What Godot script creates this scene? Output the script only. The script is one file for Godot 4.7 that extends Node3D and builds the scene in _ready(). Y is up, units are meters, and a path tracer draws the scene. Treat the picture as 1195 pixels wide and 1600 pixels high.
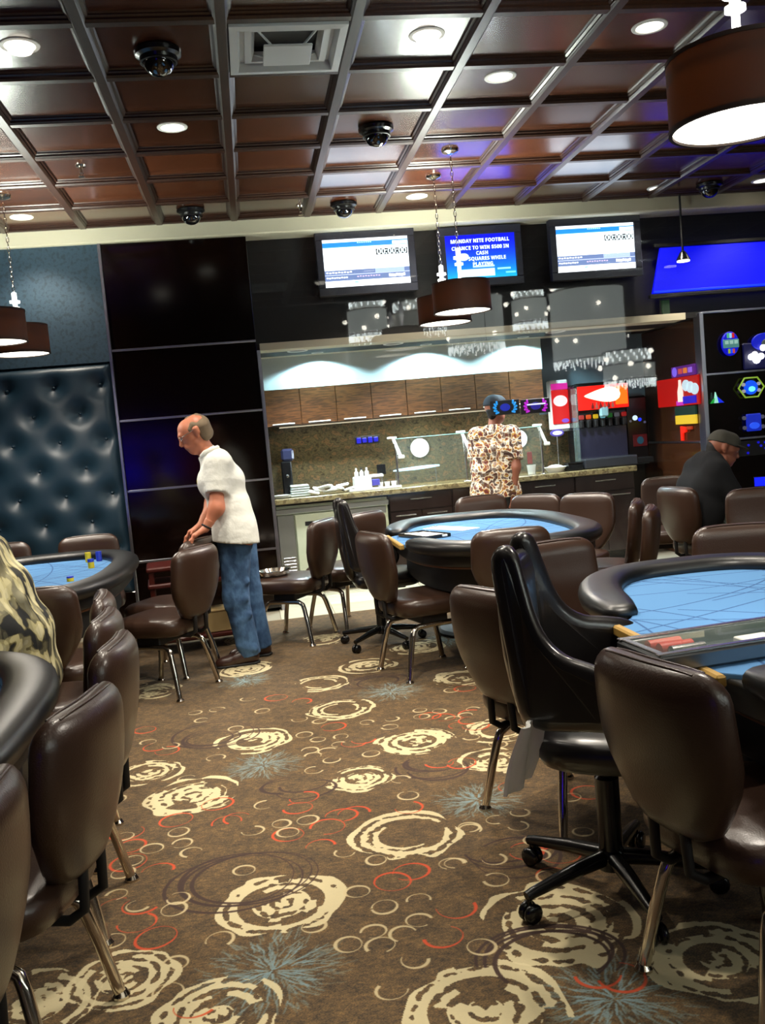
extends Node3D

var M := {}
var taken := {}
var ray_basis := Basis(Vector3(0.98610, -0.08700, 0.14155), Vector3(0.09763, 0.99276, -0.07000), Vector3(-0.13443, 0.08284, 0.98745))
const CEIL := 3.32
const WALL := -8.03

func _ready():
	# camera, surroundings, exposure
	var cam := Camera3D.new()
	cam.name = "camera"
	cam.fov = 57.75
	cam.transform = Transform3D(ray_basis.orthonormalized(), Vector3(0, 1.44, 0))
	cam.near = 0.05
	cam.far = 80.0
	add_child(cam)
	cam.current = true
	var env := Environment.new()
	env.background_mode = Environment.BG_COLOR
	env.background_color = Color(0.0, 0.0, 0.0)
	env.tonemap_mode = Environment.TONE_MAPPER_LINEAR
	env.tonemap_exposure = 1.0
	env.sdfgi_enabled = true
	env.ssao_enabled = true
	env.ssil_enabled = true
	var we := WorldEnvironment.new()
	we.name = "surroundings"
	we.environment = env
	add_child(we)
	# added unseen area light in the tall hall behind, for soft fill
	area_light("hall_fill_area", Vector3(2.5, 5.0, 3.2), Vector2(6.0, 4.0), Color(1.0, 0.93, 0.82), 0.6)
	make_materials()
	build_room()
	build_ceiling()
	build_back_wall()
	build_alcove()
	build_screens()
	build_reflected_signs()
	build_tables()
	build_chairs()
	build_people()
	build_pendants()
	build_chandeliers()
	build_small()

# ---------------------------------------------------------------- helpers
class MB:
	var v := PackedVector3Array()
	var n := PackedVector3Array()
	var uv := PackedVector2Array()
	var ix := PackedInt32Array()

	func plan(p: Vector3, m: Vector3) -> Vector2:
		var a := m.abs()
		if a.y >= a.x and a.y >= a.z:
			return Vector2(p.x, p.z)
		if a.x >= a.z:
			return Vector2(p.z, -p.y)
		return Vector2(p.x, -p.y)

	func poly(pts: Array, out := Vector3.ZERO) -> void:
		var nn := Vector3.ZERO
		for i in pts.size():
			var a: Vector3 = pts[i]
			var b: Vector3 = pts[(i + 1) % pts.size()]
			nn += a.cross(b)
		var q := pts
		if out != Vector3.ZERO and nn.dot(out) < 0.0:
			q = pts.duplicate()
			q.reverse()
			nn = -nn
		nn = nn.normalized()
		var k := v.size()
		for p in q:
			v.append(p)
			n.append(nn)
			uv.append(plan(p, nn))
		for i in range(1, q.size() - 1):
			ix.append(k)
			ix.append(k + i + 1)
			ix.append(k + i)

	func box(c: Vector3, s: Vector3, b := 0.0, t := Transform3D.IDENTITY) -> void:
		var h := s * 0.5
		b = minf(b, minf(h.x, minf(h.y, h.z)) * 0.95)
		var pt := func(sg: Vector3, ax: int) -> Vector3:
			var p := Vector3(sg.x * (h.x - b), sg.y * (h.y - b), sg.z * (h.z - b))
			p[ax] = sg[ax] * h[ax]
			return t * (c + p)
		for ax in 3:
			var u := (ax + 1) % 3
			var w := (ax + 2) % 3
			for sg in [-1.0, 1.0]:
				var ps := []
				for k in [[-1, -1], [1, -1], [1, 1], [-1, 1]]:
					var g := Vector3.ZERO
					g[ax] = sg
					g[u] = k[0]
					g[w] = k[1]
					ps.append(pt.call(g, ax))
				var o := Vector3.ZERO
				o[ax] = sg
				poly(ps, t.basis * o)
		if b <= 0.0:
			return
		for ax in 3:
			var u := (ax + 1) % 3
			var w := (ax + 2) % 3
			for k in [[-1, -1], [1, -1], [1, 1], [-1, 1]]:
				var g0 := Vector3.ZERO
				g0[u] = k[0]
				g0[w] = k[1]
				var o := t.basis * g0
				g0[ax] = -1
				var g1 := g0
				g1[ax] = 1
				poly([pt.call(g0, u), pt.call(g1, u), pt.call(g1, w), pt.call(g0, w)], o)
		for x in [-1, 1]:
			for y in [-1, 1]:
				for z in [-1, 1]:
					var g := Vector3(x, y, z)
					poly([pt.call(g, 0), pt.call(g, 1), pt.call(g, 2)], t.basis * g)

	# smooth surface through rows of points; orient 0: outwards for a closed shape
	func grid(rows: Array, wrap := true, orient := 0, us := 1.0, vs := 1.0) -> void:
		var R := rows.size()
		var C: int = rows[0].size()
		var acc := PackedVector3Array()
		acc.resize(R * C)
		var vol := 0.0
		var last := C if wrap else C - 1
		var mid: Vector3 = rows[0][0]
		for i in R - 1:
			for j in last:
				var j2 := (j + 1) % C
				var a: Vector3 = rows[i][j]
				var b: Vector3 = rows[i][j2]
				var c: Vector3 = rows[i + 1][j2]
				var d: Vector3 = rows[i + 1][j]
				var f := (c - a).cross(d - b)
				vol += (a - mid).dot((b - mid).cross(c - mid)) + (a - mid).dot((c - mid).cross(d - mid))
				acc[i * C + j] += f
				acc[i * C + j2] += f
				acc[(i + 1) * C + j] += f
				acc[(i + 1) * C + j2] += f
		for i in [0, R - 1]:
			if rows[i][0].distance_to(rows[i][C / 2]) < 1e-6:
				var s := Vector3.ZERO
				for j in C:
					s += acc[i * C + j]
				for j in C:
					acc[i * C + j] = s
		var flip := (vol < 0.0) if orient == 0 else orient < 0
		var k := v.size()
		var W := C + 1 if wrap else C
		for i in R:
			for j in W:
				var q := j % C
				var m := acc[i * C + q].normalized()
				v.append(rows[i][q])
				n.append(-m if flip else m)
				uv.append(Vector2(us * j / (W - 1.0), vs * i / (R - 1.0)))
		for i in R - 1:
			for j in W - 1:
				var a := k + i * W + j
				var b := a + 1
				var c := b + W
				var d := a + W
				if flip:
					ix.append_array(PackedInt32Array([a, b, c, a, c, d]))
				else:
					ix.append_array(PackedInt32Array([a, c, b, a, d, c]))

	func ring(c: Vector3, ax: Vector3, ay: Vector3, a: float, b: float, e := 2.0, seg := 20) -> PackedVector3Array:
		var out := PackedVector3Array()
		for j in seg:
			var th := TAU * j / seg
			var x := cos(th)
			var y := sin(th)
			x = signf(x) * pow(absf(x), 2.0 / e)
			y = signf(y) * pow(absf(y), 2.0 / e)
			out.append(c + ax * a * x + ay * b * y)
		return out

	func cap(r: PackedVector3Array, out: Vector3) -> void:
		var l := []
		for p in r:
			l.append(p)
		poly(l, out)

	func tube(path: Array, r, seg := 8, closed := false) -> void:
		var N := path.size()
		var rows := []
		var up := Vector3.ZERO
		for i in N:
			var p: Vector3 = path[i]
			var a: Vector3 = path[(i - 1 + N) % N] if (i > 0 or closed) else p
			var b: Vector3 = path[(i + 1) % N] if (i < N - 1 or closed) else p
			var d := (b - a).normalized()
			if up == Vector3.ZERO:
				up = Vector3.UP if absf(d.y) < 0.9 else Vector3.RIGHT
			var s := d.cross(up).normalized()
			up = s.cross(d).normalized()
			var rr: float = r[i] if r is Array else r
			rows.append(ring(p, s, up, rr, rr, 2.0, seg))
		if closed:
			rows.append(rows[0])
			grid(rows, true, 0)
			return
		var s0: Vector3 = path[0]
		var s1: Vector3 = path[N - 1]
		grid(rows, true, tube_dir(rows))
		cap(rows[0], s0 - Vector3(path[1]))
		cap(rows[N - 1], s1 - Vector3(path[N - 2]))

	func tube_dir(rows: Array) -> int:
		# outward when the face normal of the first quad points away from the ring's centre
		var c := Vector3.ZERO
		for p in rows[0]:
			c += p
		c /= rows[0].size()
		var f: Vector3 = (rows[1][1] - rows[0][0]).cross(rows[1][0] - rows[0][1])
		return 1 if f.dot(rows[0][0] - c) > 0.0 else -1

	func lathe(prof: Array, seg := 20, t := Transform3D.IDENTITY) -> void:
		var rows := []
		for p in prof:
			var rr := PackedVector3Array()
			for j in seg:
				var th := TAU * j / seg
				rr.append(t * Vector3(p.x * cos(th), p.y, p.x * sin(th)))
			rows.append(rr)
		grid(rows, true, 0)

	# like lathe, with every step of the profile a crisp edge
	func turned(prof: Array, seg := 20, t := Transform3D.IDENTITY) -> void:
		var rows := []
		for p in prof:
			var rr := PackedVector3Array()
			for j in seg:
				var th := TAU * j / seg
				rr.append(t * Vector3(p.x * cos(th), p.y, p.x * sin(th)))
			rows.append(rr)
		var o := 1
		var vol := 0.0
		var mid := t * Vector3(0, (prof[0].y + prof[prof.size() - 1].y) * 0.5, 0)
		for i in rows.size() - 1:
			for j in seg:
				var a: Vector3 = rows[i][j] - mid
				var b: Vector3 = rows[i][(j + 1) % seg] - mid
				var c: Vector3 = rows[i + 1][(j + 1) % seg] - mid
				var d: Vector3 = rows[i + 1][j] - mid
				vol += a.dot(b.cross(c)) + a.dot(c.cross(d))
		o = 1 if vol > 0.0 else -1
		for i in rows.size() - 1:
			grid([rows[i], rows[i + 1]], true, o)

	func ball(c: Vector3, r: float, seg := 12, sy := 1.0) -> void:
		var pr := []
		for i in seg / 2 + 1:
			var a := PI * i / (seg / 2)
			pr.append(Vector2(r * sin(a), -r * sy * cos(a)))
		lathe(pr, seg, Transform3D(Basis.IDENTITY, c))

	# polygon in the plane of bx, by, given thickness along bz, edges chamfered
	func plate(pts: PackedVector2Array, th: float, ch: float, t := Transform3D.IDENTITY) -> void:
		if Geometry2D.is_polygon_clockwise(pts):
			pts.reverse()
		var N := pts.size()
		var ins := PackedVector2Array()
		for i in N:
			var a := pts[(i - 1 + N) % N]
			var b := pts[(i + 1) % N]
			var d := (b - a).normalized()
			ins.append(pts[i] + Vector2(-d.y, d.x) * ch)
		var lay := [[ins, -th * 0.5], [pts, -th * 0.5 + ch], [pts, th * 0.5 - ch], [ins, th * 0.5]]
		var rows := []
		for l in lay:
			var rr := PackedVector3Array()
			for p in l[0]:
				rr.append(t * Vector3(p.x, p.y, l[1]))
			rows.append(rr)
		grid(rows, true, tube_dir(rows))
		var tri := Geometry2D.triangulate_polygon(ins)
		for side in [0, 3]:
			var o: Vector3 = t.basis * Vector3(0, 0, -1.0 if side == 0 else 1.0)
			for k in range(0, tri.size(), 3):
				poly([rows[side][tri[k]], rows[side][tri[k + 1]], rows[side][tri[k + 2]]], o)

	func mesh() -> ArrayMesh:
		var arr := []
		arr.resize(Mesh.ARRAY_MAX)
		arr[Mesh.ARRAY_VERTEX] = v
		arr[Mesh.ARRAY_NORMAL] = n
		arr[Mesh.ARRAY_TEX_UV] = uv
		arr[Mesh.ARRAY_INDEX] = ix
		var m := ArrayMesh.new()
		m.add_surface_from_arrays(Mesh.PRIMITIVE_TRIANGLES, arr)
		return m

func numbered(called: String) -> String:
	var k: int = taken.get(called, 0)
	taken[called] = k + 1
	return called if k == 0 else "%s_%03d" % [called, k]

func obj(called: String, mb, material, parent = self) -> MeshInstance3D:
	var o := MeshInstance3D.new()
	o.mesh = mb.mesh() if mb is MB else mb
	o.material_override = material
	if parent == self:
		o.name = numbered(called)
		add_child(o)
	else:
		put_part(o, called, parent)
	return o

func put_part(o: Node3D, called: String, parent: Node) -> void:
	var nm := called
	var k := 0
	while parent.has_node(NodePath(nm)):
		k += 1
		nm = "%s_%03d" % [called, k]
	o.name = nm
	parent.add_child(o)

func thing(called: String, label: String, category: String, at := Vector3.ZERO, turn := 0.0, group := "") -> Node3D:
	var o := Node3D.new()
	o.name = numbered(called)
	add_child(o)
	o.position = at
	o.rotation.y = turn
	return tag(o, label, category, group)

func tag(o, label: String, category: String, group := "", kind := ""):
	o.set_meta("label", label)
	if category != "":
		o.set_meta("category", category)
	if group != "":
		o.set_meta("group", group)
	if kind != "":
		o.set_meta("kind", kind)
	return o

func dup(root: Node3D, called: String, label: String, at: Vector3, turn: float) -> Node3D:
	var r: Node3D = root.duplicate()
	r.name = numbered(called)
	add_child(r)
	r.position = at
	r.rotation.y = turn
	r.set_meta("label", label)
	return r

func struct(called: String, mb, material, label: String, parent = self):
	var o := obj(called, mb, material, parent)
	if parent == self:
		o.set_meta("label", label)
		o.set_meta("kind", "structure")
	return o

func shell(called: String, label: String) -> Node3D:
	var o := Node3D.new()
	o.name = numbered(called)
	add_child(o)
	o.set_meta("label", label)
	o.set_meta("kind", "structure")
	return o

func box_mb(c: Vector3, s: Vector3, b := 0.0) -> MB:
	var m := MB.new()
	m.box(c, s, b)
	return m

func span(x0: float, x1: float, y0: float, y1: float, z0: float, z1: float, b := 0.0) -> MB:
	var m := MB.new()
	m.box(Vector3((x0 + x1) / 2, (y0 + y1) / 2, (z0 + z1) / 2), Vector3(absf(x1 - x0), absf(y1 - y0), absf(z1 - z0)), b)
	return m

func face(dx: float, dz: float) -> float:
	return atan2(-dx, -dz)

func spot(called: String, at: Vector3, aim: Vector3, col: Color, e: float, ang: float, size: float, parent = self) -> SpotLight3D:
	var l := SpotLight3D.new()
	l.light_color = col
	l.light_energy = e
	l.spot_angle = ang
	l.spot_range = 25.0
	l.spot_attenuation = 2.0
	l.spot_angle_attenuation = 0.6
	l.light_size = size
	l.shadow_enabled = true
	put_part(l, called, parent)
	l.position = at
	var up := Vector3.UP if absf(aim.normalized().y) < 0.95 else Vector3.FORWARD
	l.basis = Basis.looking_at(aim, up)
	return l

func omni(called: String, at: Vector3, col: Color, e: float, size: float, parent = self) -> OmniLight3D:
	var l := OmniLight3D.new()
	l.light_color = col
	l.light_energy = e
	l.omni_range = 25.0
	l.omni_attenuation = 2.0
	l.light_size = size
	l.shadow_enabled = true
	put_part(l, called, parent)
	l.position = at
	return l

func area_light(called: String, at: Vector3, size: Vector2, col: Color, e: float) -> void:
	var l := AreaLight3D.new()
	l.name = called
	l.area_size = size
	l.light_color = col
	l.light_energy = e
	l.area_range = 30.0
	l.area_attenuation = 2.0
	l.shadow_enabled = true
	add_child(l)
	l.position = at
	l.rotation.x = -PI / 2
	# added glowing panel set at the fill light
	var t := thing("fill_light_panel", "added wide glowing fill panel in the tall hall behind the poker room", "ceiling light", at + Vector3(0, 0.06, 0))
	obj("lens", box_mb(Vector3.ZERO, Vector3(size.x, 0.04, size.y), 0.01), mat(Color(0.8, 0.8, 0.75), 0.5, 0.0, {"emit": Color(1.0, 0.93, 0.82), "power": 0.3}), t)
	obj("frame", box_mb(Vector3(0, 0.045, 0), Vector3(size.x + 0.1, 0.05, size.y + 0.1), 0.01), mat(Color(0.3, 0.3, 0.3), 0.5), t)

func letters(text: String, h: float, m: Material, parent: Node3D, at: Vector3, called := "lettering", bold := true) -> MeshInstance3D:
	var tm := TextMesh.new()
	var f := SystemFont.new()
	f.font_names = PackedStringArray(["Droid Sans"])
	f.font_weight = 700 if bold else 400
	tm.font = f
	tm.text = text
	tm.font_size = 32
	tm.pixel_size = h / 32.0
	tm.depth = 0.004
	tm.curve_step = 1.0
	var o := MeshInstance3D.new()
	o.mesh = tm
	o.material_override = m
	put_part(o, called, parent)
	o.position = at
	return o

# ---------------------------------------------------------------- materials
func mat(c: Color, rough: float, metal := 0.0, o := {}) -> StandardMaterial3D:
	var m := StandardMaterial3D.new()
	m.albedo_color = c
	m.roughness = rough
	m.metallic = metal
	if o.has("spec"):
		m.metallic_specular = o.spec
	if o.has("coat"):
		m.clearcoat_enabled = true
		m.clearcoat = o.coat
		m.clearcoat_roughness = o.get("coat_rough", 0.1)
	if o.has("emit"):
		m.emission_enabled = true
		m.emission = o.emit
		m.emission_energy_multiplier = o.get("power", 1.0)
	if o.has("tex"):
		m.albedo_texture = o.tex
		m.uv1_scale = o.get("scale", Vector3.ONE)
	if o.has("tri"):
		m.uv1_triplanar = true
	if o.has("wtri"):
		m.uv1_triplanar = true
		m.uv1_world_triplanar = true
	if o.has("bump"):
		m.heightmap_enabled = true
		m.heightmap_texture = o.bump
		m.heightmap_scale = o.get("depth", 0.1)
	if o.has("rim"):
		m.rim_enabled = true
		m.rim = o.rim
	if o.has("back"):
		m.backlight_enabled = true
		m.backlight = o.back
	if o.has("alpha"):
		m.transparency = BaseMaterial3D.TRANSPARENCY_ALPHA
		m.albedo_color.a = o.alpha
	return m

func glow(c: Color, p: float) -> StandardMaterial3D:
	return mat(Color(c.r * 0.6, c.g * 0.6, c.b * 0.6), 0.5, 0.0, {"emit": c, "power": p})

func noise_tex(sd: int, freq: float, cols: Array, offs: Array, sz := 512, oct := 4, interp := 0) -> NoiseTexture2D:
	var fn := FastNoiseLite.new()
	fn.seed = sd
	fn.noise_type = FastNoiseLite.TYPE_SIMPLEX_SMOOTH
	fn.frequency = freq
	fn.fractal_octaves = oct
	var t := NoiseTexture2D.new()
	t.width = sz
	t.height = sz
	t.seamless = true
	t.noise = fn
	if cols.size() > 0:
		var g := Gradient.new()
		g.offsets = PackedFloat32Array(offs)
		g.colors = PackedColorArray(cols)
		if interp == 1:
			g.interpolation_mode = Gradient.GRADIENT_INTERPOLATE_CONSTANT
		t.color_ramp = g
	return t

func c8(r: int, g: int, b: int) -> Color:
	return Color(r / 255.0, g / 255.0, b / 255.0)
func make_materials() -> void:
	var grain := noise_tex(3, 0.012, [c8(50, 27, 16), c8(78, 44, 26), c8(60, 33, 20), c8(92, 54, 32)], [0.0, 0.45, 0.6, 1.0])
	M.ceil_wood = mat(Color(0.95, 0.9, 0.88), 0.26, 0.0, {"tex": grain, "scale": Vector3(0.35, 3.5, 1), "coat": 0.36, "coat_rough": 0.15})
	M.ceil_beam = mat(Color(0.7, 0.66, 0.64), 0.4, 0.0, {"tex": grain, "scale": Vector3(2.2, 0.35, 1), "coat": 0.12, "coat_rough": 0.2})
	M.cream = mat(c8(205, 198, 172), 0.6)
	M.hall_ceiling = mat(c8(62, 54, 48), 0.8)
	M.hall_wall = mat(c8(46, 38, 34), 0.8)
	M.black_gloss = mat(c8(14, 10, 9), 0.09, 0.0, {"spec": 0.5})
	M.panel_gloss = mat(Color(0.34, 0.3, 0.3), 0.12, 0.0, {"tex": noise_tex(9, 0.01, [c8(34, 22, 15), c8(58, 37, 24), c8(42, 27, 19)], [0.0, 0.5, 1.0]), "scale": Vector3(0.5, 5.0, 1), "spec": 0.5})
	M.side_wood = mat(Color(0.8, 0.75, 0.75), 0.16, 0.0, {"tex": noise_tex(19, 0.01, [c8(70, 40, 24), c8(100, 62, 36), c8(60, 34, 22)], [0.0, 0.5, 1.0]), "scale": Vector3(0.5, 5.0, 1)})
	M.steel = mat(c8(190, 186, 184), 0.25, 1.0)
	M.chrome = mat(c8(205, 196, 184), 0.14, 1.0)
	M.trim = mat(c8(178, 178, 190), 0.28, 1.0)
	M.brushed = mat(c8(165, 165, 160), 0.4, 1.0)
	M.wallpaper = mat(Color.WHITE, 0.55, 0.0, {"tex": noise_tex(21, 0.045, [c8(30, 50, 64), c8(44, 68, 84), c8(37, 59, 75)], [0.2, 0.55, 0.9], 256), "scale": Vector3(1.6, 1.6, 1)})
	M.tuft = mat(c8(22, 47, 62), 0.42, 0.0, {"coat": 0.12, "coat_rough": 0.3})
	M.leather = mat(c8(56, 37, 27), 0.36, 0.0, {"coat": 0.3, "coat_rough": 0.24, "bump": noise_tex(31, 0.12, [], [], 256), "depth": 0.06, "tri": true})
	M.leather.uv1_scale = Vector3(5, 5, 5)
	M.black_leather = mat(c8(24, 21, 21), 0.3, 0.0, {"coat": 0.45, "coat_rough": 0.15})
	M.rail = mat(c8(11, 12, 14), 0.42, 0.0, {"coat": 0.2, "coat_rough": 0.25})
	M.black = mat(c8(14, 13, 13), 0.6)
	M.black_plastic = mat(c8(17, 17, 18), 0.25)
	M.table_wood = mat(c8(92, 52, 26), 0.4)
	M.cherry = mat(c8(74, 26, 20), 0.3, 0.0, {"coat": 0.3})
	M.edge_wood = mat(c8(176, 140, 70), 0.45)
	M.felt = mat(Color.WHITE, 0.95, 0.0, {"tex": felt_texture(), "scale": Vector3(0.8, 0.4, 1)})
	M.tile = mat(Color.WHITE, 0.3, 0.0, {"tex": noise_tex(41, 0.02, [c8(196, 190, 166), c8(216, 211, 188), c8(205, 199, 176)], [0.1, 0.5, 0.9], 256), "scale": Vector3(0.6, 5.0, 1)})
	M.tile_dim = mat(Color(0.95, 0.94, 0.92), 0.3, 0.0, {"tex": M.tile.albedo_texture, "scale": Vector3(0.6, 5.0, 1)})
	M.grout = mat(c8(150, 143, 125), 0.8)
	M.granite = mat(Color.WHITE, 0.2, 0.0, {"tex": noise_tex(51, 0.02, [c8(44, 42, 32), c8(98, 88, 60), c8(70, 68, 50), c8(118, 94, 62), c8(52, 50, 42)], [0.05, 0.4, 0.55, 0.75, 1.0], 512, 6), "scale": Vector3(0.9, 1.4, 1), "wtri": true})
	M.counter = mat(Color.WHITE, 0.25, 0.0, {"tex": noise_tex(52, 0.05, [c8(118, 106, 72), c8(152, 138, 98), c8(92, 80, 54), c8(168, 154, 114)], [0.1, 0.45, 0.65, 1.0], 256, 5), "wtri": true})
	M.scallop_wall = mat(c8(205, 215, 215), 0.7)
	M.niche = mat(c8(120, 140, 150), 0.6)
	M.cabinet = mat(Color.WHITE, 0.3, 0.0, {"tex": noise_tex(61, 0.01, [c8(44, 26, 13), c8(98, 60, 30), c8(58, 35, 18), c8(112, 70, 38)], [0.0, 0.4, 0.65, 1.0]), "scale": Vector3(0.6, 6.0, 1)})
	M.base_cabinet = mat(c8(40, 26, 22), 0.3, 0.0, {"coat": 0.2})
	M.fridge = mat(c8(196, 202, 176), 0.4)
	M.white = mat(c8(232, 232, 226), 0.55)
	M.vent_white = mat(c8(205, 208, 206), 0.5)
	M.paper = mat(c8(246, 246, 242), 0.8)
	M.glass = mat(Color(1, 1, 1), 0.0, 0.0, {"alpha": 0.0})
	M.glass.roughness = 0.02
	M.guard_glass = mat(Color(0.85, 1.0, 0.95), 0.02, 0.0, {"alpha": 0.06})
	M.shade = mat(c8(44, 28, 20), 0.7, 0.0, {"back": Color(0.25, 0.16, 0.08)})
	M.lamp = glow(Color(1.0, 0.97, 0.9), 5.0)
	M.lamp_cool = glow(Color(0.92, 0.98, 1.0), 6.0)
	M.lens = glow(Color(1.0, 0.97, 0.9), 4.0)
	M.crystal = mat(c8(225, 228, 230), 0.08, 0.0, {"emit": Color(0.9, 0.95, 1.0), "power": 0.35})
	M.tan = mat(c8(176, 150, 100), 0.7)
	M.skin = mat(c8(196, 122, 92), 0.5, 0.0, {})
	M.skin.subsurf_scatter_enabled = true
	M.skin.subsurf_scatter_strength = 0.08
	M.skin_dark = mat(c8(150, 92, 70), 0.5)
	M.hair_grey = mat(c8(122, 104, 82), 0.8)
	M.hair_dark = mat(c8(18, 16, 16), 0.7)
	M.cap_navy = mat(c8(20, 28, 40), 0.8)
	M.cap_grey = mat(c8(70, 68, 60), 0.85)
	M.shirt_white = mat(c8(226, 226, 218), 0.85, 0.0, {"bump": noise_tex(71, 0.02, [], [], 256), "depth": 0.8, "tri": true})
	M.shirt_white.uv1_scale = Vector3(1.6, 1.6, 1.6)
	M.jeans = mat(Color(0.8, 0.82, 0.86), 0.9, 0.0, {"tex": noise_tex(72, 0.015, [c8(48, 78, 112), c8(96, 134, 172), c8(66, 100, 140)], [0.2, 0.6, 0.95], 256), "tri": true, "bump": noise_tex(73, 0.02, [], [], 256), "depth": 0.9, "scale": Vector3(2.2, 1.4, 2.2)})
	M.hawaii = mat(Color.WHITE, 0.85, 0.0, {"tex": noise_tex(74, 0.03, [c8(60, 34, 26), c8(92, 58, 40), c8(236, 228, 212), c8(244, 240, 228), c8(206, 156, 52), c8(120, 44, 34)], [0.0, 0.36, 0.45, 0.52, 0.6, 0.7], 256, 2, 1), "tri": true, "scale": Vector3(1.9, 1.9, 1.9)})
	M.blouse = mat(Color.WHITE, 0.8, 0.0, {"tex": noise_tex(75, 0.012, [c8(12, 14, 16), c8(20, 22, 22), c8(110, 100, 56), c8(196, 186, 138), c8(214, 206, 166)], [0.0, 0.5, 0.54, 0.58, 0.72], 256, 3, 1), "tri": true, "scale": Vector3(2.6, 1.8, 2.6)})
	M.hoodie = mat(c8(11, 13, 18), 0.95)
	M.camo = mat(Color.WHITE, 0.9, 0.0, {"tex": noise_tex(76, 0.02, [c8(58, 66, 62), c8(92, 102, 98), c8(42, 48, 44)], [0.0, 0.45, 0.6], 256, 2, 1), "tri": true, "scale": Vector3(2, 2, 2)})
	M.shoe = mat(c8(52, 28, 20), 0.35, 0.0, {"coat": 0.3})
	M.trousers_black = mat(c8(18, 18, 20), 0.9)
	M.chip_yellow = mat(c8(222, 196, 30), 0.4)
	M.chip_blue = mat(c8(34, 60, 190), 0.4)
	M.chip_red = mat(c8(200, 44, 26), 0.4)
	M.tv_frame = mat(c8(40, 42, 54), 0.35)

func felt_texture() -> ImageTexture:
	var im := Image.create(512, 1024, false, Image.FORMAT_RGB8)
	im.fill(c8(80, 130, 180))
	var rng := RandomNumberGenerator.new()
	rng.seed = 5
	for k in 16:
		var x := rng.randf() * 512.0
		var y := rng.randf() * 1024.0
		var a := rng.randf_range(-1.0, 1.0) + (PI / 2 if k % 2 == 0 else 0.0)
		var curl := rng.randf_range(-0.0022, 0.0022)
		for s in 1300:
			x += cos(a)
			y += sin(a)
			a += curl
			var px := posmod(int(x), 512)
			var py := posmod(int(y), 1024)
			im.fill_rect(Rect2i(px, py, 3, 3), c8(44, 84, 134))
	return ImageTexture.create_from_image(im)

# printed carpet: 1792 x 2048 texels over 5.43 x 6.2 metres, from x = -2.2, z = -7.7
const CW := 1792
const CH := 2048
const PX := 0.00303
var cb := PackedByteArray()
var cnoise := FastNoiseLite.new()

func cput(x: int, y: int, r: int, g: int, b: int, k: float) -> void:
	if x < 0 or y < 0 or x >= CW or y >= CH:
		return
	var i := (y * CW + x) * 3
	cb[i] = int(lerpf(cb[i], r, k))
	cb[i + 1] = int(lerpf(cb[i + 1], g, k))
	cb[i + 2] = int(lerpf(cb[i + 2], b, k))

func cring(wx: float, wz: float, rad: float, w: float, col: Color, gap: float, sq := 1.0) -> void:
	var cx := (wx + 2.2) / PX
	var cy := (wz + 7.7) / PX
	var R := int(rad * 1.15 / PX) + 3
	for y in range(-R, R + 1):
		for x in range(-R, R + 1):
			var d := sqrt(x * x + y * y * sq) * PX
			var a := atan2(y, x)
			var wob := 0.035 * sin(a * 2.0 + wx * 37.0)
			var e := absf(d - rad * (1.0 + wob)) - w * (0.75 + 0.45 * sin(a + wz * 23.0))
			if e < 0.0012 and sin(a * 0.5 + wx * 11.0 + wz * 7.0) > gap:
				cput(int(cx) + x, int(cy) + y, col.r8, col.g8, col.b8, clampf((0.0012 - e) / 0.0024, 0.0, 1.0) * 0.9)

func cswirl(wx: float, wz: float, rad: float, kind: int) -> void:
	var cx := (wx + 2.2) / PX
	var cy := (wz + 7.7) / PX
	var R := int(rad * 1.1 / PX)
	var inner := rad * 0.5 if kind == 1 else 0.0
	for y in range(-R, R + 1):
		for x in range(-R, R + 1):
			var d := sqrt(x * x + y * y) * PX
			if d > rad * 1.08 or d < inner:
				continue
			var a := atan2(y, x)
			var nx := cnoise.get_noise_2d(wx * 900.0 + cos(a) * 50.0 + d * 160.0, wz * 900.0 + sin(a) * 30.0)
			var fine := cnoise.get_noise_2d(x * 3.1 + wx * 500.0, y * 3.1)
			var band := sin((d + nx * 0.012) * TAU / (rad * 0.23))
			var arc := cnoise.get_noise_2d(wx * 70.0 + cos(a) * 13.0 + floorf(d / (rad * 0.23)) * 40.0, wz * 70.0 + sin(a) * 13.0)
			var edge := d / rad + nx * 0.25
			if band + arc * 1.6 + fine * 1.3 + (0.5 if kind == 1 else 0.85) > 0.38 and edge < 1.0 and arc > -0.22:
				cput(int(cx) + x, int(cy) + y, 216, 202, 160, 0.93)

func cburst(wx: float, wz: float, rad: float, rng: RandomNumberGenerator) -> void:
	for k in 300:
		var a := rng.randf() * TAU
		var s := rad * 0.85 * pow(rng.randf(), 0.8)
		var l := s + rad * rng.randf_range(0.1, 0.32)
		var bend := rng.randf_range(-1.2, 1.2)
		var fade := rng.randf_range(0.3, 0.85)
		var d := s
		while d < l:
			var aa := a + bend * (d / rad) * 0.5
			var px := int((wx + 2.2 + cos(aa) * d) / PX)
			var py := int((wz + 7.7 + sin(aa) * d) / PX)
			var q := fade * (1.0 - 0.6 * minf(1.0, d / rad))
			cput(px, py, 124, 150, 156, q)
			cput(px + 1, py, 124, 150, 156, q)
			cput(px, py + 1, 124, 150, 156, q * 0.6)
			d += PX

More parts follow.
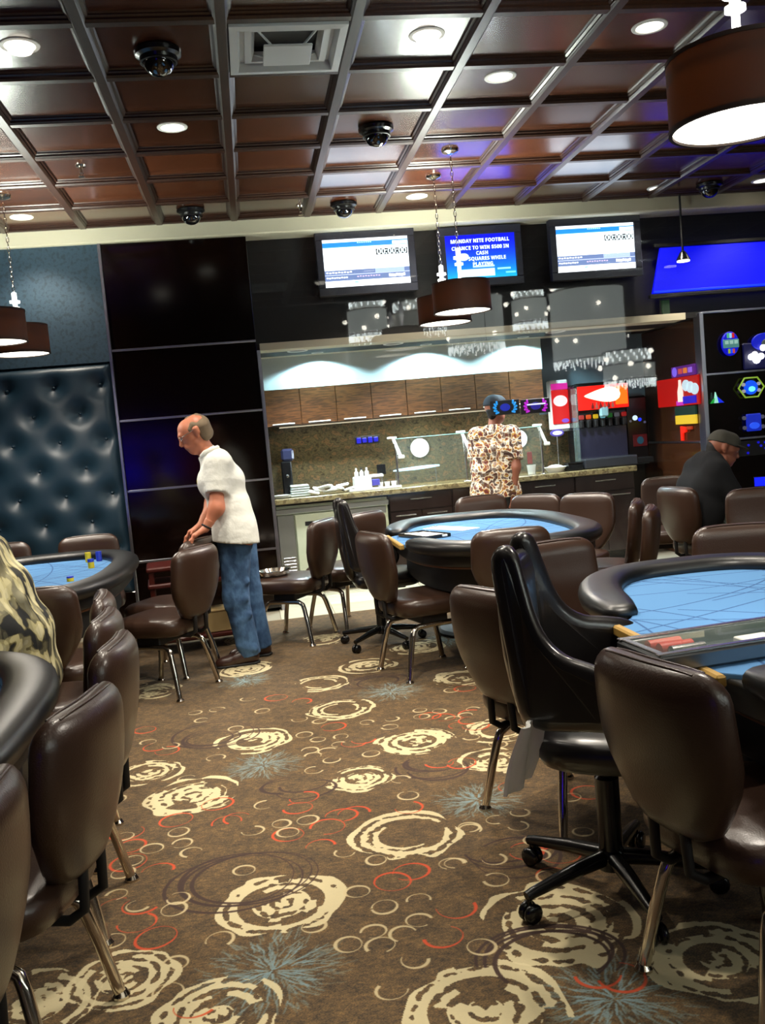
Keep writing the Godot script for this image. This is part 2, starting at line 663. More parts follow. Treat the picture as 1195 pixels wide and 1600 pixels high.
func carpet_texture() -> ImageTexture:
	var rng := RandomNumberGenerator.new()
	rng.seed = 77
	cnoise.seed = 12
	cnoise.frequency = 0.02
	cnoise.fractal_octaves = 2
	# woven ground, one seamless square blitted over the whole
	var tile := Image.create(256, 256, false, Image.FORMAT_RGB8)
	var fa := FastNoiseLite.new()
	fa.seed = 4
	fa.frequency = 0.03
	var soft := fa.get_seamless_image(256, 256)
	fa.seed = 9
	fa.frequency = 0.16
	var knots := fa.get_seamless_image(256, 256)
	for y in 256:
		for x in 256:
			var k := 0.5 + 0.36 * soft.get_pixel(x, y).r + 0.5 * knots.get_pixel(x / 2, y).r + rng.randf_range(-0.27, 0.27) + (0.08 if (x + y) % 3 == 0 else -0.03)
			tile.set_pixel(x, y, Color(0.375 * k, 0.288 * k, 0.168 * k))
	var im := Image.create(CW, CH, false, Image.FORMAT_RGB8)
	for y in 8:
		for x in 7:
			im.blit_rect(tile, Rect2i(0, 0, 256, 256), Vector2i(x * 256, y * 256))
	cb = im.get_data()
	var loops := [-0.18, -3.05, 0.26, -0.33, -4.68, 0.21, 0.66, -3.86, 0.22, 0.74, -2.96, 0.17, 0.68, -2.31, 0.25, 0.61, -5.32, 0.20, 0.05, -3.82, 0.15]
	var swirls := [-0.04, -2.85, 0.20, 0.42, -3.21, 0.20, 0.33, -3.83, 0.15, 0.64, -4.20, 0.20, 0.34, -4.87, 0.18, -0.12, -4.52, 0.19, -0.60, -4.26, 0.16, -0.38, -3.89, 0.21, -0.49, -2.56, 0.15, 0.44, -2.15, 0.21, 0.74, -2.49, 0.23, 0.28, -5.44, 0.17, 0.60, -5.73, 0.18, -0.16, -6.03, 0.18, 1.04, -4.20, 0.18, 0.91, -3.82, 0.15, 1.07, -2.19, 0.18, -0.22, -2.32, 0.17, 1.08, -5.17, 0.18, -0.71, -2.50, 0.18, -0.73, -5.74, 0.17, 0.98, -6.09, 0.20, 0.37, -6.65, 0.20, -0.19, -6.96, 0.15]
	var bursts := [-0.08, -2.48, 0.21, -0.08, -4.15, 0.18, 0.65, -5.09, 0.20, 0.74, -3.43, 0.18, -0.18, -5.74, 0.18, 0.76, -2.11, 0.20, 1.22, -6.17, 0.20]
	var creams := [-0.08, -3.68, -0.02, -3.47, 0.08, -3.47, -0.13, -3.44, -0.00, -3.38, -0.41, -3.53, -0.39, -3.42, -0.35, -3.33, -0.50, -3.41, -0.56, -3.33, -0.58, -3.24, -0.16, -3.12, 0.19, -3.14, 0.29, -3.05, 0.53, -2.94, 0.20, -2.85, 0.27, -2.73, 0.38, -2.74, 0.36, -2.62, 0.22, -2.60, 0.30, -2.56, 0.23, -2.52, 0.14, -2.55, 0.31, -2.42, 0.23, -2.30, -0.23, -2.69, 0.05, -2.68, -0.38, -2.92, -0.37, -2.99, -0.55, -2.78, -0.35, -2.60, -0.36, -2.46, -0.50, -2.98, -0.58, -3.08, -0.15, -5.30, -0.32, -5.16, -0.07, -5.02, -0.21, -4.76, 0.12, -4.78, 0.22, -4.70, 0.13, -4.51, 0.30, -4.41, 0.19, -4.41, 0.28, -4.30, 0.22, -4.23, 0.15, -4.19, 0.23, -4.10, 0.14, -4.00, 0.14, -4.27, 0.45, -4.58, 0.58, -4.58, 0.55, -4.46, 0.73, -4.56, 0.74, -4.67, 0.83, -4.61, 0.87, -4.46, 0.97, -4.96, 0.49, -3.75, 0.49, -3.57, 0.41, -4.11, -0.30, -4.34, -0.42, -4.11, 0.65, -3.18, -0.65, -4.72, -0.53, -4.61, -0.44, -5.15, -0.40, -4.99, -0.62, -3.56, 1.00, -4.57, 0.86, -3.26, 0.76, -3.23, 0.65, -3.20, 0.82, -3.15, 0.84, -3.02, 0.54, -2.94, 0.67, -2.93, 0.64, -2.79, 0.50, -2.43, 1.02, -3.03, 0.82, -2.91, 1.08, -3.33, 0.89, -4.15, 0.98, -4.01, 0.94, -4.49, 0.80, -2.76, 1.34, -2.91, 1.00, -2.86, 1.50, -3.91]
	var oranges := [0.08, -3.70, 0.05, -3.60, -0.23, -3.56, -0.19, -3.58, 0.39, -2.93, 0.32, -2.88, 0.48, -2.66, 0.41, -2.51, -0.46, -3.22, -0.49, -2.98, -0.49, -2.87, -0.42, -2.76, -0.28, -2.38, 0.11, -3.22, 0.15, -3.38, 0.26, -3.47, 0.21, -3.47, 0.47, -3.45, 0.68, -3.88, -0.57, -3.32, -0.54, -4.54, -0.60, -4.63, -0.69, -4.94, 0.28, -4.58, 0.35, -4.29, 0.15, -5.11, 0.01, -5.25, -0.00, -3.36, -0.61, -3.59, -0.27, -3.76, -0.43, -3.65, 0.83, -4.50, 1.05, -4.96, 0.77, -4.55, 0.95, -4.31, 0.40, -4.32, 0.97, -4.50, -0.57, -2.99, -0.58, -3.46, 0.76, -2.22, 0.81, -2.19, 0.89, -2.89, 0.79, -2.95, 0.88, -4.34, 0.94, -4.40, 1.16, -3.35, 0.82, -2.76, 0.77, -3.84]
	# the same print goes on beside what the eye sees
	for k in 46:
		var x := rng.randf_range(-2.1, 3.1)
		var z := rng.randf_range(-7.6, -1.6)
		if x > -0.75 and x < 1.15:
			continue
		if k % 3 == 0:
			swirls.append_array([x, z, rng.randf_range(0.16, 0.22)])
		elif k % 7 == 1:
			bursts.append_array([x, z, 0.2])
		creams.append_array([x + 0.25, z + 0.1, x - 0.2, z - 0.15, x + 0.1, z - 0.3])
		oranges.append_array([x - 0.3, z + 0.2])
	for i in range(0, bursts.size(), 3):
		cburst(bursts[i], bursts[i + 1], bursts[i + 2], rng)
	for i in range(0, swirls.size(), 3):
		cswirl(swirls[i], swirls[i + 1], swirls[i + 2], 1 if (i / 3) in [1, 4, 11, 14] else 0)
	for i in range(0, loops.size(), 3):
		for k in 4:
			cring(loops[i] + rng.randf_range(-0.05, 0.05), loops[i + 1] + rng.randf_range(-0.04, 0.04), loops[i + 2] * rng.randf_range(0.55, 1.0), 0.0062, c8(54, 32, 24), -0.7, rng.randf_range(0.9, 1.9))
	for i in range(0, oranges.size(), 2):
		cring(oranges[i], oranges[i + 1], rng.randf_range(0.052, 0.068), 0.0046, c8(208, 72, 30), -0.85 + rng.randf_range(0.0, 0.35))
	for i in range(0, creams.size(), 2):
		cring(creams[i], creams[i + 1], rng.randf_range(0.034, 0.042), 0.0048, c8(206, 188, 146), -1.0 + rng.randf_range(0.0, 0.22))
	im = Image.create_from_data(CW, CH, false, Image.FORMAT_RGB8, cb)
	return ImageTexture.create_from_image(im)
# ---------------------------------------------------------------- setting
func build_room() -> void:
	# carpet with the print laid out in world metres
	var f := MB.new()
	f.box(Vector3(3.15, -0.1, 0.7), Vector3(12.9, 0.2, 16.6))
	for i in f.v.size():
		f.uv[i] = Vector2((f.v[i].x + 2.2) / (CW * PX), (f.v[i].z + 7.7) / (CH * PX))
	var cm := mat(Color.WHITE, 0.95, 0.0, {"tex": carpet_texture(), "rim": 0.2})
	struct("floor", f, cm, "brown patterned carpet with cream swirls, orange rings and pale blue bursts")
	var fb: MeshInstance3D = struct("floor", span(-3.3, 9.6, -0.2, -0.006, -9.8, -7.6), M.grout, "pale stone tile floor of the snack counter walkway")
	for j in 3:
		for i in 9:
			var x0 := 0.12 + 0.447 * i
			var z1 := -7.603 - 0.447 * j
			obj("tile", span(x0, x0 + 0.443, -0.03, 0.002, z1 - 0.443, z1, 0.003), M.tile if (i + j) % 2 == 0 else M.tile_dim, fb)
	struct("wall_left", span(-3.5, -3.3, -0.2, 5.4, -9.8, 9.2), M.hall_wall, "dark side wall beyond the tufted booth")
	struct("wall_right", span(9.6, 9.8, -0.2, 5.4, -9.8, 9.2), M.hall_wall, "dark far side wall of the casino hall")
	struct("wall_behind", span(-3.5, 9.8, -0.2, 5.4, 9.0, 9.2), M.hall_wall, "dark wall at the back of the tall casino hall")
	struct("ceiling", span(-3.5, 9.8, 5.3, 5.5, -3.1, 9.2), M.hall_ceiling, "high dark ceiling of the casino hall")
	struct("trim", span(-3.5, 9.8, 3.3, 5.3, -3.2, -3.05), M.hall_wall, "bulkhead where the coffered ceiling meets the tall hall")

func build_ceiling() -> void:
	var c := shell("ceiling", "coffered ceiling of dark glossy wood panels between moulded beams")
	struct("slab", span(-3.5, 9.8, 3.395, 3.5, -9.8, -3.1), M.hall_ceiling, "", c)
	var x0 := -1.162
	var z0 := -3.706
	var panel := box_mb(Vector3(0, 3.362, 0), Vector3(0.53, 0.02, 0.53), 0.004).mesh()
	var mold := MB.new()
	var lv := [[0.277, 3.320], [0.270, 3.326], [0.270, 3.334], [0.258, 3.340], [0.258, 3.346], [0.250, 3.353]]
	for k in lv.size() - 1:
		var a: float = lv[k][0]
		var b: float = lv[k + 1][0]
		for s in 4:
			var t := Basis(Vector3.UP, s * PI / 2)
			mold.poly([t * Vector3(-a, lv[k][1], -a), t * Vector3(a, lv[k][1], -a), t * Vector3(b, lv[k + 1][1], -b), t * Vector3(-b, lv[k + 1][1], -b)], t * Vector3(0, -0.3, 1))
	var moldm := mold.mesh()
	var tones := []
	for k in 4:
		var m: StandardMaterial3D = M.ceil_wood.duplicate()
		m.uv1_offset = Vector3(0.23 * k, 0.37 * k, 0)
		var g := 0.86 + 0.07 * k
		m.albedo_color = Color(g, g * 0.96, g * 0.93)
		tones.append(m)
	for j in range(-1, 7):
		for i in range(-3, 13):
			if j == 1 and i == 2:
				continue
			var at := Vector3(x0 + (i + 0.5) * 0.61, 0, z0 - (j + 0.5) * 0.61)
			obj("panel", panel, tones[posmod(i * 7 + j * 3, 4)], c).position = at
			obj("panel_molding", moldm, M.ceil_beam, c).position = at
	for i in range(-3, 14):
		obj("beam", span(x0 + i * 0.61 - 0.03, x0 + i * 0.61 + 0.03, 3.312, 3.40, -7.99, -3.1, 0.008), M.ceil_beam, c)
	for j in range(-1, 8):
		obj("cross_beam", span(-3.2, 7.0, 3.317, 3.40, z0 - j * 0.61 - 0.03, z0 - j * 0.61 + 0.03, 0.008), M.ceil_beam, c)
	struct("trim", span(-3.4, 9.6, 3.2, 3.33, -8.25, -7.985, 0.01), M.cream, "cream band where the coffered ceiling meets the wall")

func build_back_wall() -> void:
	var wl := shell("wall_back", "dark wall of wallpaper, tufted leather and glossy wood panels")
	struct("backing", span(-3.4, 0.13, -0.2, 3.3, -8.6, -8.12), M.black, "", wl)
	struct("wallpaper", span(-3.4, -1.06, 2.24, 3.22, -8.13, -8.04), M.wallpaper, "", wl)
	struct("wall_foot", span(-3.4, -1.06, 0.0, 0.3, -8.13, -8.04, 0.005), M.panel_gloss, "", wl)
	# glossy wood panels between slim metal strips
	var ys := [0.02, 0.545, 1.148, 1.74, 2.325, 3.2]
	for k in 5:
		obj("wood_panel", span(-1.05, 0.14, ys[k] + 0.006, ys[k + 1] - 0.006, -8.13, -8.035, 0.003), M.panel_gloss, wl)
	for k in range(1, 5):
		obj("metal_strip", span(-1.05, 0.14, ys[k] - 0.009, ys[k] + 0.009, -8.12, -8.028, 0.002), M.trim, wl)
	struct("trim", span(-1.075, -1.05, 0.0, 3.2, -8.13, -8.015, 0.003), M.trim, "upright metal strip between tufted leather and glossy wood panels")
	struct("trim", span(0.14, 0.17, 0.0, 2.24, -8.13, -8.012, 0.003), M.trim, "upright metal strip at the edge of the snack counter opening")
	# tufted leather
	var tp := thing("tufted_panel", "dark teal tufted leather wall panel with rows of buttons", "wall panel", Vector3(0, 0, WALL))
	var bts := []
	for r in 9:
		for k in 7:
			bts.append(Vector2(-1.365 - 0.375 * k + (0.1875 if r % 2 == 0 else 0.0), 2.06 - 0.245 * r + 0.018 * r))
	var rows := []
	var NX := 100
	var NY := 84
	for iy in NY + 1:
		var rr := PackedVector3Array()
		for ixx in NX + 1:
			var x := -3.3 + (2.225) * ixx / NX
			var y := 0.28 + 1.955 * iy / NY
			var dip := 0.0
			for b in bts:
				var dd := Vector2(x, y).distance_squared_to(b)
				if dd < 0.09:
					dip += 0.72 * exp(-dd / 0.0075) + 0.28 * exp(-dd / 0.0009)
			var e := minf(minf(x + 3.3, -1.075 - x), minf(y - 0.28, 2.235 - y))
			var puff := 1.0 - dip
			rr.append(Vector3(x, y, -0.045 + 0.062 * puff * clampf(sqrt(maxf(e, 0.0) / 0.06), 0.0, 1.0)))
		rows.append(rr)
	var pm := MB.new()
	pm.grid(rows, false, 1)
	obj("padding", pm, M.tuft, tp)
	var bm := MB.new()
	bm.ball(Vector3.ZERO, 0.016, 10, 0.9)
	var bmesh_ := bm.mesh()
	for b in bts:
		if b.y > 0.45 and b.x < -1.1 and b.x > -2.6:
			obj("button", bmesh_, M.tuft, tp).position = Vector3(b.x, b.y, -0.036)
	# right of the opening: glossy dark panels with metal strips
	var wr := shell("wall_back_side", "dark glossy panels with slim metal strips beside the snack counter")
	struct("backing", span(4.16, 9.6, -0.2, 2.285, -8.6, -8.12), M.black, "", wr)
	var yr := [0.02, 0.545, 1.115, 1.725, 2.285]
	for k in 4:
		for q in 3:
			obj("wood_panel", span(4.17 + q * 1.8, 5.96 + q * 1.8, yr[k] + 0.006, yr[k + 1] - 0.006, -8.13, -8.035, 0.003), M.panel_gloss, wr)
	for k in range(1, 5):
		obj("metal_strip", span(4.15, 9.5, yr[k] - 0.009, yr[k] + 0.009, -8.12, -8.026, 0.002), M.trim, wr)
	struct("trim", span(4.125, 4.165, 0.0, 2.285, -8.13, -8.01, 0.003), M.trim, "upright metal post at the far corner of the snack counter glass")

func build_alcove() -> void:
	# fascia above the opening, its dark back and the recess of the screens
	struct("wall_fascia", span(0.13, 9.6, 2.24, 3.25, -8.7, -8.3), M.black, "black recess behind the smoked glass above the snack counter")
	var a := shell("wall_alcove", "snack counter alcove with painted bulkhead, stone splashback and tall wood side panel")
	struct("soffit", span(0.17, 4.02, 2.24, 2.3, -8.9, -8.06), M.cream, "", a)
	struct("soffit_side", span(4.02, 4.6, 2.25, 2.3, -9.8, -8.06), M.black, "", a)
	struct("bulkhead", span(0.17, 2.90, 1.945, 2.24, -9.3, -8.85), M.scallop_wall, "", a)
	struct("niche_wall", span(2.90, 4.14, 0.9, 2.3, -9.4, -9.28), M.niche, "", a)
	struct("splashback", span(0.1, 2.95, 0.88, 1.62, -9.3, -9.2), M.granite, "", a)
	struct("splashback_side", span(2.95, 3.25, 0.88, 1.5, -9.28, -9.24), M.granite, "", a)
	struct("left_return", span(0.05, 0.17, 0.0, 2.3, -9.4, -8.12), M.black, "", a)
	struct("back_fill", span(0.05, 4.3, -0.2, 2.4, -9.6, -9.4), M.black, "", a)
	# side return of glossy wood with metal strips
	var ys := [0.0, 0.545, 1.115, 1.725, 2.25]
	for k in 4:
		obj("wood_panel", span(4.13, 4.2, ys[k] + 0.006, ys[k + 1] - 0.006, -9.4, -8.13, 0.003), M.side_wood, a)
	for k in range(1, 4):
		obj("metal_strip", span(4.122, 4.2, ys[k] - 0.01, ys[k] + 0.01, -9.38, -8.13, 0.002), M.trim, a)
	# upper cabinets: six doors with a slim pull on each lower edge
	var up := thing("upper_cabinet", "long wooden wall cabinet with slim bright pulls above the snack counter", "cabinet", Vector3(0, 0, -8.85))
	obj("body", span(0.17, 2.90, 1.60, 1.945, -0.35, -0.02), M.cabinet, up)
	for k in 8:
		var x0 := 0.175 + 0.3405 * k
		var d := obj("door", span(x0, x0 + 0.336, 1.602, 1.943, -0.02, 0.0, 0.003), M.cabinet, up)
		obj("pull", span(x0 + 0.06, x0 + 0.27, 1.612, 1.624, 0.0, 0.018, 0.003), M.white, d)
	# base cabinets, fridge, worktop
	var wt := thing("worktop", "long speckled stone worktop of the snack counter", "worktop", Vector3(0, 0, 0))
	obj("slab", span(0.17, 3.72, 0.872, 0.925, -9.2, -8.64, 0.008), M.counter, wt)
	var fr := thing("undercounter_fridge", "pale undercounter refrigerator with steel drawer band and louvred foot", "refrigerator", Vector3(0, 0, -8.72))
	obj("body", span(0.19, 1.24, 0.1, 0.85, -0.45, -0.01), M.fridge, fr)
	obj("steel_band", span(0.18, 1.25, 0.775, 0.825, -0.01, 0.03, 0.006), M.brushed, fr)
	obj("side_panel", span(0.19, 0.345, 0.11, 0.765, -0.01, 0.008, 0.003), M.brushed, fr)
	for k in 6:
		obj("louver", span(0.21, 0.33, 0.2 + 0.03 * k, 0.216 + 0.03 * k, 0.004, 0.018, 0.003), M.steel, fr)
	for k in 2:
		var x0 := 0.355 + 0.43 * k
		var d := obj("door", span(x0, x0 + 0.42, 0.12, 0.762, -0.01, 0.016, 0.006), M.fridge, fr)
		obj("recessed_pull", span(x0 + 0.09, x0 + 0.33, 0.65, 0.69, 0.012, 0.02, 0.002), M.black, d)
	obj("drawer", span(0.8, 1.22, 0.7, 0.765, 0.0, 0.022, 0.004), M.brushed, fr)
	obj("plinth", span(0.19, 1.24, 0.0, 0.1, -0.42, -0.08), M.black, fr)
	for k in 4:
		var x0 := 1.26 + 0.615 * k
		var lb := ["dark base cabinet beside the pale refrigerator", "second dark base cabinet from the pale refrigerator", "dark base cabinet behind the man in the floral shirt", "dark base cabinet below the drink dispenser"]
		var bc := thing("base_cabinet", lb[k], "cabinet", Vector3(x0, 0, -8.72), 0.0, "base cabinets of the snack counter")
		obj("body", span(0.0, 0.61, 0.1, 0.868, -0.45, -0.02), M.base_cabinet, bc)
		obj("plinth", span(0.0, 0.61, 0.0, 0.1, -0.42, -0.08), M.black, bc)
		var dr := obj("drawer", span(0.005, 0.605, 0.7, 0.862, -0.02, 0.0, 0.003), M.base_cabinet, bc)
		obj("pull", span(0.2, 0.41, 0.8, 0.812, 0.0, 0.025, 0.003), M.steel, dr)
		for q in 2:
			var d := obj("door", span(0.005 + q * 0.302, 0.303 + q * 0.302, 0.105, 0.694, -0.02, 0.0, 0.003), M.base_cabinet, bc)
			obj("pull", span(0.05 + q * 0.302, 0.25 + q * 0.302, 0.65, 0.662, 0.0, 0.025, 0.003), M.steel, d)
	# glass front
	var w := shell("window_1", "tall glass front of the snack counter and its fascia")
	obj("pane", span(0.17, 2.14, 0.02, 2.235, -8.034, -8.03), M.glass, w)
	obj("pane", span(2.145, 4.12, 0.02, 2.235, -8.034, -8.03), M.glass, w)
	obj("pane", span(0.15, 2.14, 2.245, 3.2, -8.034, -8.03), M.glass, w)
	obj("pane", span(2.145, 4.14, 2.245, 3.2, -8.034, -8.03), M.glass, w)
	obj("pane", span(4.145, 7.5, 2.295, 3.2, -8.034, -8.03), M.glass, w)
	for k in w.get_child_count():
		# one sheet each: the front face only, so that light crosses a single surface
		var p: MeshInstance3D = w.get_child(k)
		var bb: AABB = p.mesh.get_aabb()
		var q := MB.new()
		var a0 := bb.position
		var b0 := bb.end
		q.poly([Vector3(a0.x, a0.y, b0.z), Vector3(b0.x, a0.y, b0.z), Vector3(b0.x, b0.y, b0.z), Vector3(a0.x, b0.y, b0.z)], Vector3(0, 0, 1))
		p.mesh = q.mesh()
	# lights in the soffit
	var xs := [0.70, 1.72, 2.66]
	for k in 3:
		var t := thing("soffit_light", ["small recessed light above the fridge end of the snack counter", "small recessed light above the middle of the snack counter", "small recessed light above the floral shirt man"][k], "downlight", Vector3(xs[k], 2.24, -8.62), 0.0, "recessed lights over the snack counter")
		var tr := MB.new()
		tr.lathe([Vector2(0.03, 0.02), Vector2(0.045, 0.0), Vector2(0.055, -0.004), Vector2(0.06, 0.004), Vector2(0.06, 0.02)], 16)
		obj("trim_ring", tr, M.white, t)
		var l := MB.new()
		l.lathe([Vector2(0.0, 0.004), Vector2(0.04, 0.004), Vector2(0.04, 0.01), Vector2(0.0, 0.01)], 16)
		obj("lens", l, M.lamp_cool, t)
		spot("beam", Vector3(0, -0.012, 0), Vector3(0, -1, -0.12), Color(0.78, 0.96, 1.0), 1.3, 72.0, 0.02, t).spot_angle_attenuation = 0.22
	var ws := [1.36, 2.87, 0.5]
	for k in 3:
		var t := thing("walkway_light", ["round recessed light over the tiled walkway near the tray of bottles", "round recessed light over the tiled walkway near the drink dispenser", "round recessed light over the tiled walkway by the refrigerator"][k], "downlight", Vector3(ws[k], 2.238, -8.3), 0.0, "recessed lights over the tiled walkway")
		var tr := MB.new()
		tr.lathe([Vector2(0.05, 0.02), Vector2(0.075, 0.0), Vector2(0.09, -0.004), Vector2(0.095, 0.004), Vector2(0.095, 0.02)], 20)
		obj("trim_ring", tr, M.white, t)
		var l := MB.new()
		l.lathe([Vector2(0.0, 0.002), Vector2(0.07, 0.002), Vector2(0.07, 0.008), Vector2(0.0, 0.008)], 20)
		obj("lens", l, M.lamp_cool, t)
		spot("beam", Vector3(0, -0.015, 0), Vector3(0, -1, 0.0), Color(0.95, 0.98, 1.0), 3.2, 62.0, 0.06, t)
	# slim light bar under the wall cabinet
	var lb2 := thing("light_bar", "slim light bar glowing under the wooden wall cabinet", "light bar", Vector3(1.55, 1.588, -9.0))
	obj("tube", box_mb(Vector3.ZERO, Vector3(2.5, 0.012, 0.03), 0.004), glow(Color(1.0, 0.95, 0.82), 0.5), lb2)
	var al := AreaLight3D.new()
	al.area_size = Vector2(2.5, 0.03)
	al.light_color = Color(1.0, 0.93, 0.8)
	al.light_energy = 0.4
	al.area_range = 20.0
	al.area_attenuation = 2.0
	al.shadow_enabled = true
	put_part(al, "glow_light", lb2)
	al.position = Vector3(0, -0.012, 0)
	al.rotation.x = -PI / 2

func tv(label: String, x0: float, x1: float, y0: float, y1: float, kind: int) -> void:
	var cx := (x0 + x1) / 2
	var cy := (y0 + y1) / 2
	var w := x1 - x0
	var h := y1 - y0
	var t := thing("wall_screen", label, "television", Vector3(cx, cy, -8.12))
	var fm := MB.new()
	fm.box(Vector3(0, 0, -0.03), Vector3(w + 0.12, h + 0.14, 0.06), 0.01)
	obj("casing", fm, M.tv_frame, t)
	for s in [[0, h / 2 + 0.035, w + 0.12, 0.07], [0, -h / 2 - 0.035, w + 0.12, 0.07], [-w / 2 - 0.03, 0, 0.06, h], [w / 2 + 0.03, 0, 0.06, h]]:
		obj("bezel", box_mb(Vector3(s[0], s[1], 0.008), Vector3(s[2], s[3], 0.03), 0.005), M.tv_frame, t)
	var im := Image.create(320, 192, false, Image.FORMAT_RGB8)
	if kind == 0:
		im.fill(c8(244, 250, 255))
		im.fill_rect(Rect2i(0, 12, 320, 18), c8(30, 120, 205))
		im.fill_rect(Rect2i(262, 16, 58, 14), c8(244, 250, 255))
		im.fill_rect(Rect2i(0, 30, 320, 2), c8(60, 150, 220))
		im.fill_rect(Rect2i(0, 124, 320, 42), c8(92, 110, 150))
		im.fill_rect(Rect2i(0, 141, 320, 3), c8(180, 190, 230))
		im.fill_rect(Rect2i(190, 124, 110, 18), c8(150, 170, 205))
		for q in 9:
			im.fill_rect(Rect2i(6 + q * 11, 129 + (q % 2), 8, 6), c8(235, 240, 250))
			im.fill_rect(Rect2i(6 + q * 9, 150 + (q % 2), 7, 6), c8(235, 240, 250))
			im.fill_rect(Rect2i(120 + q * 10, 150 - (q % 2), 7, 5), c8(190, 170, 205))
		for q in 7:
			im.fill_rect(Rect2i(240 + q * 9, 148 + (q % 3), 8, 12), c8(235, 240, 250))
			im.fill_rect(Rect2i(130 + q * 8, 14, 6, 4), c8(170, 215, 245))
		im.fill_rect(Rect2i(110, 172, 14, 4), c8(90, 190, 220))
	else:
		for y in 192:
			var k := y / 191.0
			im.fill_rect(Rect2i(0, y, 320, 1), Color(0.02, 0.06 + 0.66 * pow(k, 1.4), 0.93 + 0.03 * k))
		im.fill_rect(Rect2i(60, 150, 160, 34), c8(222, 250, 255))
		im.fill_rect(Rect2i(120, 136, 100, 8), c8(200, 240, 255))
		im.fill_rect(Rect2i(232, 150, 62, 8), c8(160, 240, 245))
		im.fill_rect(Rect2i(270, 168, 46, 8), c8(120, 230, 235))
		for y in 34:
			for x in 50:
				if Vector2((x - 25) / 25.0, (y - 17) / 17.0).length() < 1.0:
					im.set_pixel(55 + x, 78 + y, c8(225, 245, 255))
	var sm := mat(Color(0.02, 0.02, 0.02), 0.3, 0.0, {"emit": Color.WHITE, "power": 2.2 if kind == 0 else 1.4})
	sm.emission_operator = BaseMaterial3D.EMISSION_OP_MULTIPLY
	sm.emission_texture = ImageTexture.create_from_image(im)
	var q := MB.new()
	q.poly([Vector3(-w / 2, -h / 2, 0.004), Vector3(w / 2, -h / 2, 0.004), Vector3(w / 2, h / 2, 0.004), Vector3(-w / 2, h / 2, 0.004)], Vector3(0, 0, 1))
	q.uv = PackedVector2Array([Vector2(0, 1), Vector2(1, 1), Vector2(1, 0), Vector2(0, 0)])
	obj("display", q, sm, t)
	var lit := glow(Color(0.9, 0.98, 1.0), 1.6)
	if kind == 0:
		obj("timer_box", box_mb(Vector3(w * 0.305, h * 0.20, 0.006), Vector3(w * 0.37, h * 0.125, 0.004)), mat(c8(24, 26, 34), 0.4), t)
		letters("00:00:00", 0.068, lit, t, Vector3(w * 0.305, h * 0.20, 0.011), "timer")
	else:
		var ls := [["MONDAY NITE FOOTBALL", 0.36, 0.0], ["CHANCE TO WIN $500 IN", 0.2, 0.0], ["CASH", 0.075, 0.02], ["SQUARES WHILE", -0.05, 0.09], ["PLAYING", -0.175, 0.02]]
		for l in ls:
			letters(l[0], 0.044, lit, t, Vector3(w * l[2], h * l[1], 0.008))
	# the light that the lit screen gives off
	var al := AreaLight3D.new()
	al.area_size = Vector2(w, h)
	al.light_color = Color(0.85, 0.93, 1.0) if kind == 0 else Color(0.1, 0.3, 1.0)
	al.light_energy = 0.12 if kind == 0 else 0.2
	al.area_range = 25.0
	al.area_attenuation = 2.0
	al.shadow_enabled = true
	put_part(al, "screen_light", t)
	al.position = Vector3(0, 0, 0.03)
	al.rotation.y = PI

func build_screens() -> void:
	tv("white tournament clock screen nearest the wood panels, reading 00:00:00", 0.785, 1.53, 2.735, 3.14, 0)
	tv("blue television screen advertising Monday Nite Football between two white screens", 1.86, 2.49, 2.735, 3.115, 1)
	tv("white tournament clock screen beside the blue glowing panel, reading 00:00:00", 2.87, 3.60, 2.735, 3.14, 0)
	# wide blue glowing panel in the fascia, slanted at one end
	var b := thing("blue_light_box", "wide bright blue glowing panel high in the dark fascia", "light panel", Vector3(0, 0, -8.16))
	var pm := MB.new()
	pm.plate(PackedVector2Array([Vector2(3.76, 2.50), Vector2(5.9, 2.50), Vector2(5.9, 2.905), Vector2(3.86, 2.905)]), 0.03, 0.004)
	obj("lens", pm, glow(Color(0.005, 0.03, 0.95), 0.95), b)
	var rim := MB.new()
	rim.box(Vector3(4.85, 2.475, 0.0), Vector3(2.24, 0.035, 0.05), 0.006)
	rim.box(Vector3(4.85, 2.925, 0.0), Vector3(2.1, 0.035, 0.05), 0.006)
	obj("frame", rim, M.black, b)
	var st := MB.new()
	st.box(Vector3(4.83, 2.512, 0.018), Vector3(2.12, 0.02, 0.012), 0.004)
	obj("edge_light", st, glow(Color(0.02, 0.2, 1.0), 1.2), b)

func glowing(called: String, parent: Node3D, m: MB, c: Color, p: float) -> MeshInstance3D:
	return obj(called, m, glow(c, p), parent)

func disc(r: float, th: float, sx := 1.0, sy := 1.0, at := Vector3.ZERO) -> MB:
	var m := MB.new()
	m.turned([Vector2(0, -th / 2), Vector2(r * 0.94, -th / 2), Vector2(r, -th / 4), Vector2(r, th / 4), Vector2(r * 0.94, th / 2), Vector2(0, th / 2)], 24, Transform3D(Basis(Vector3(sx, 0, 0), Vector3(0, 0, 1), Vector3(0, -sy, 0)), at))
	return m

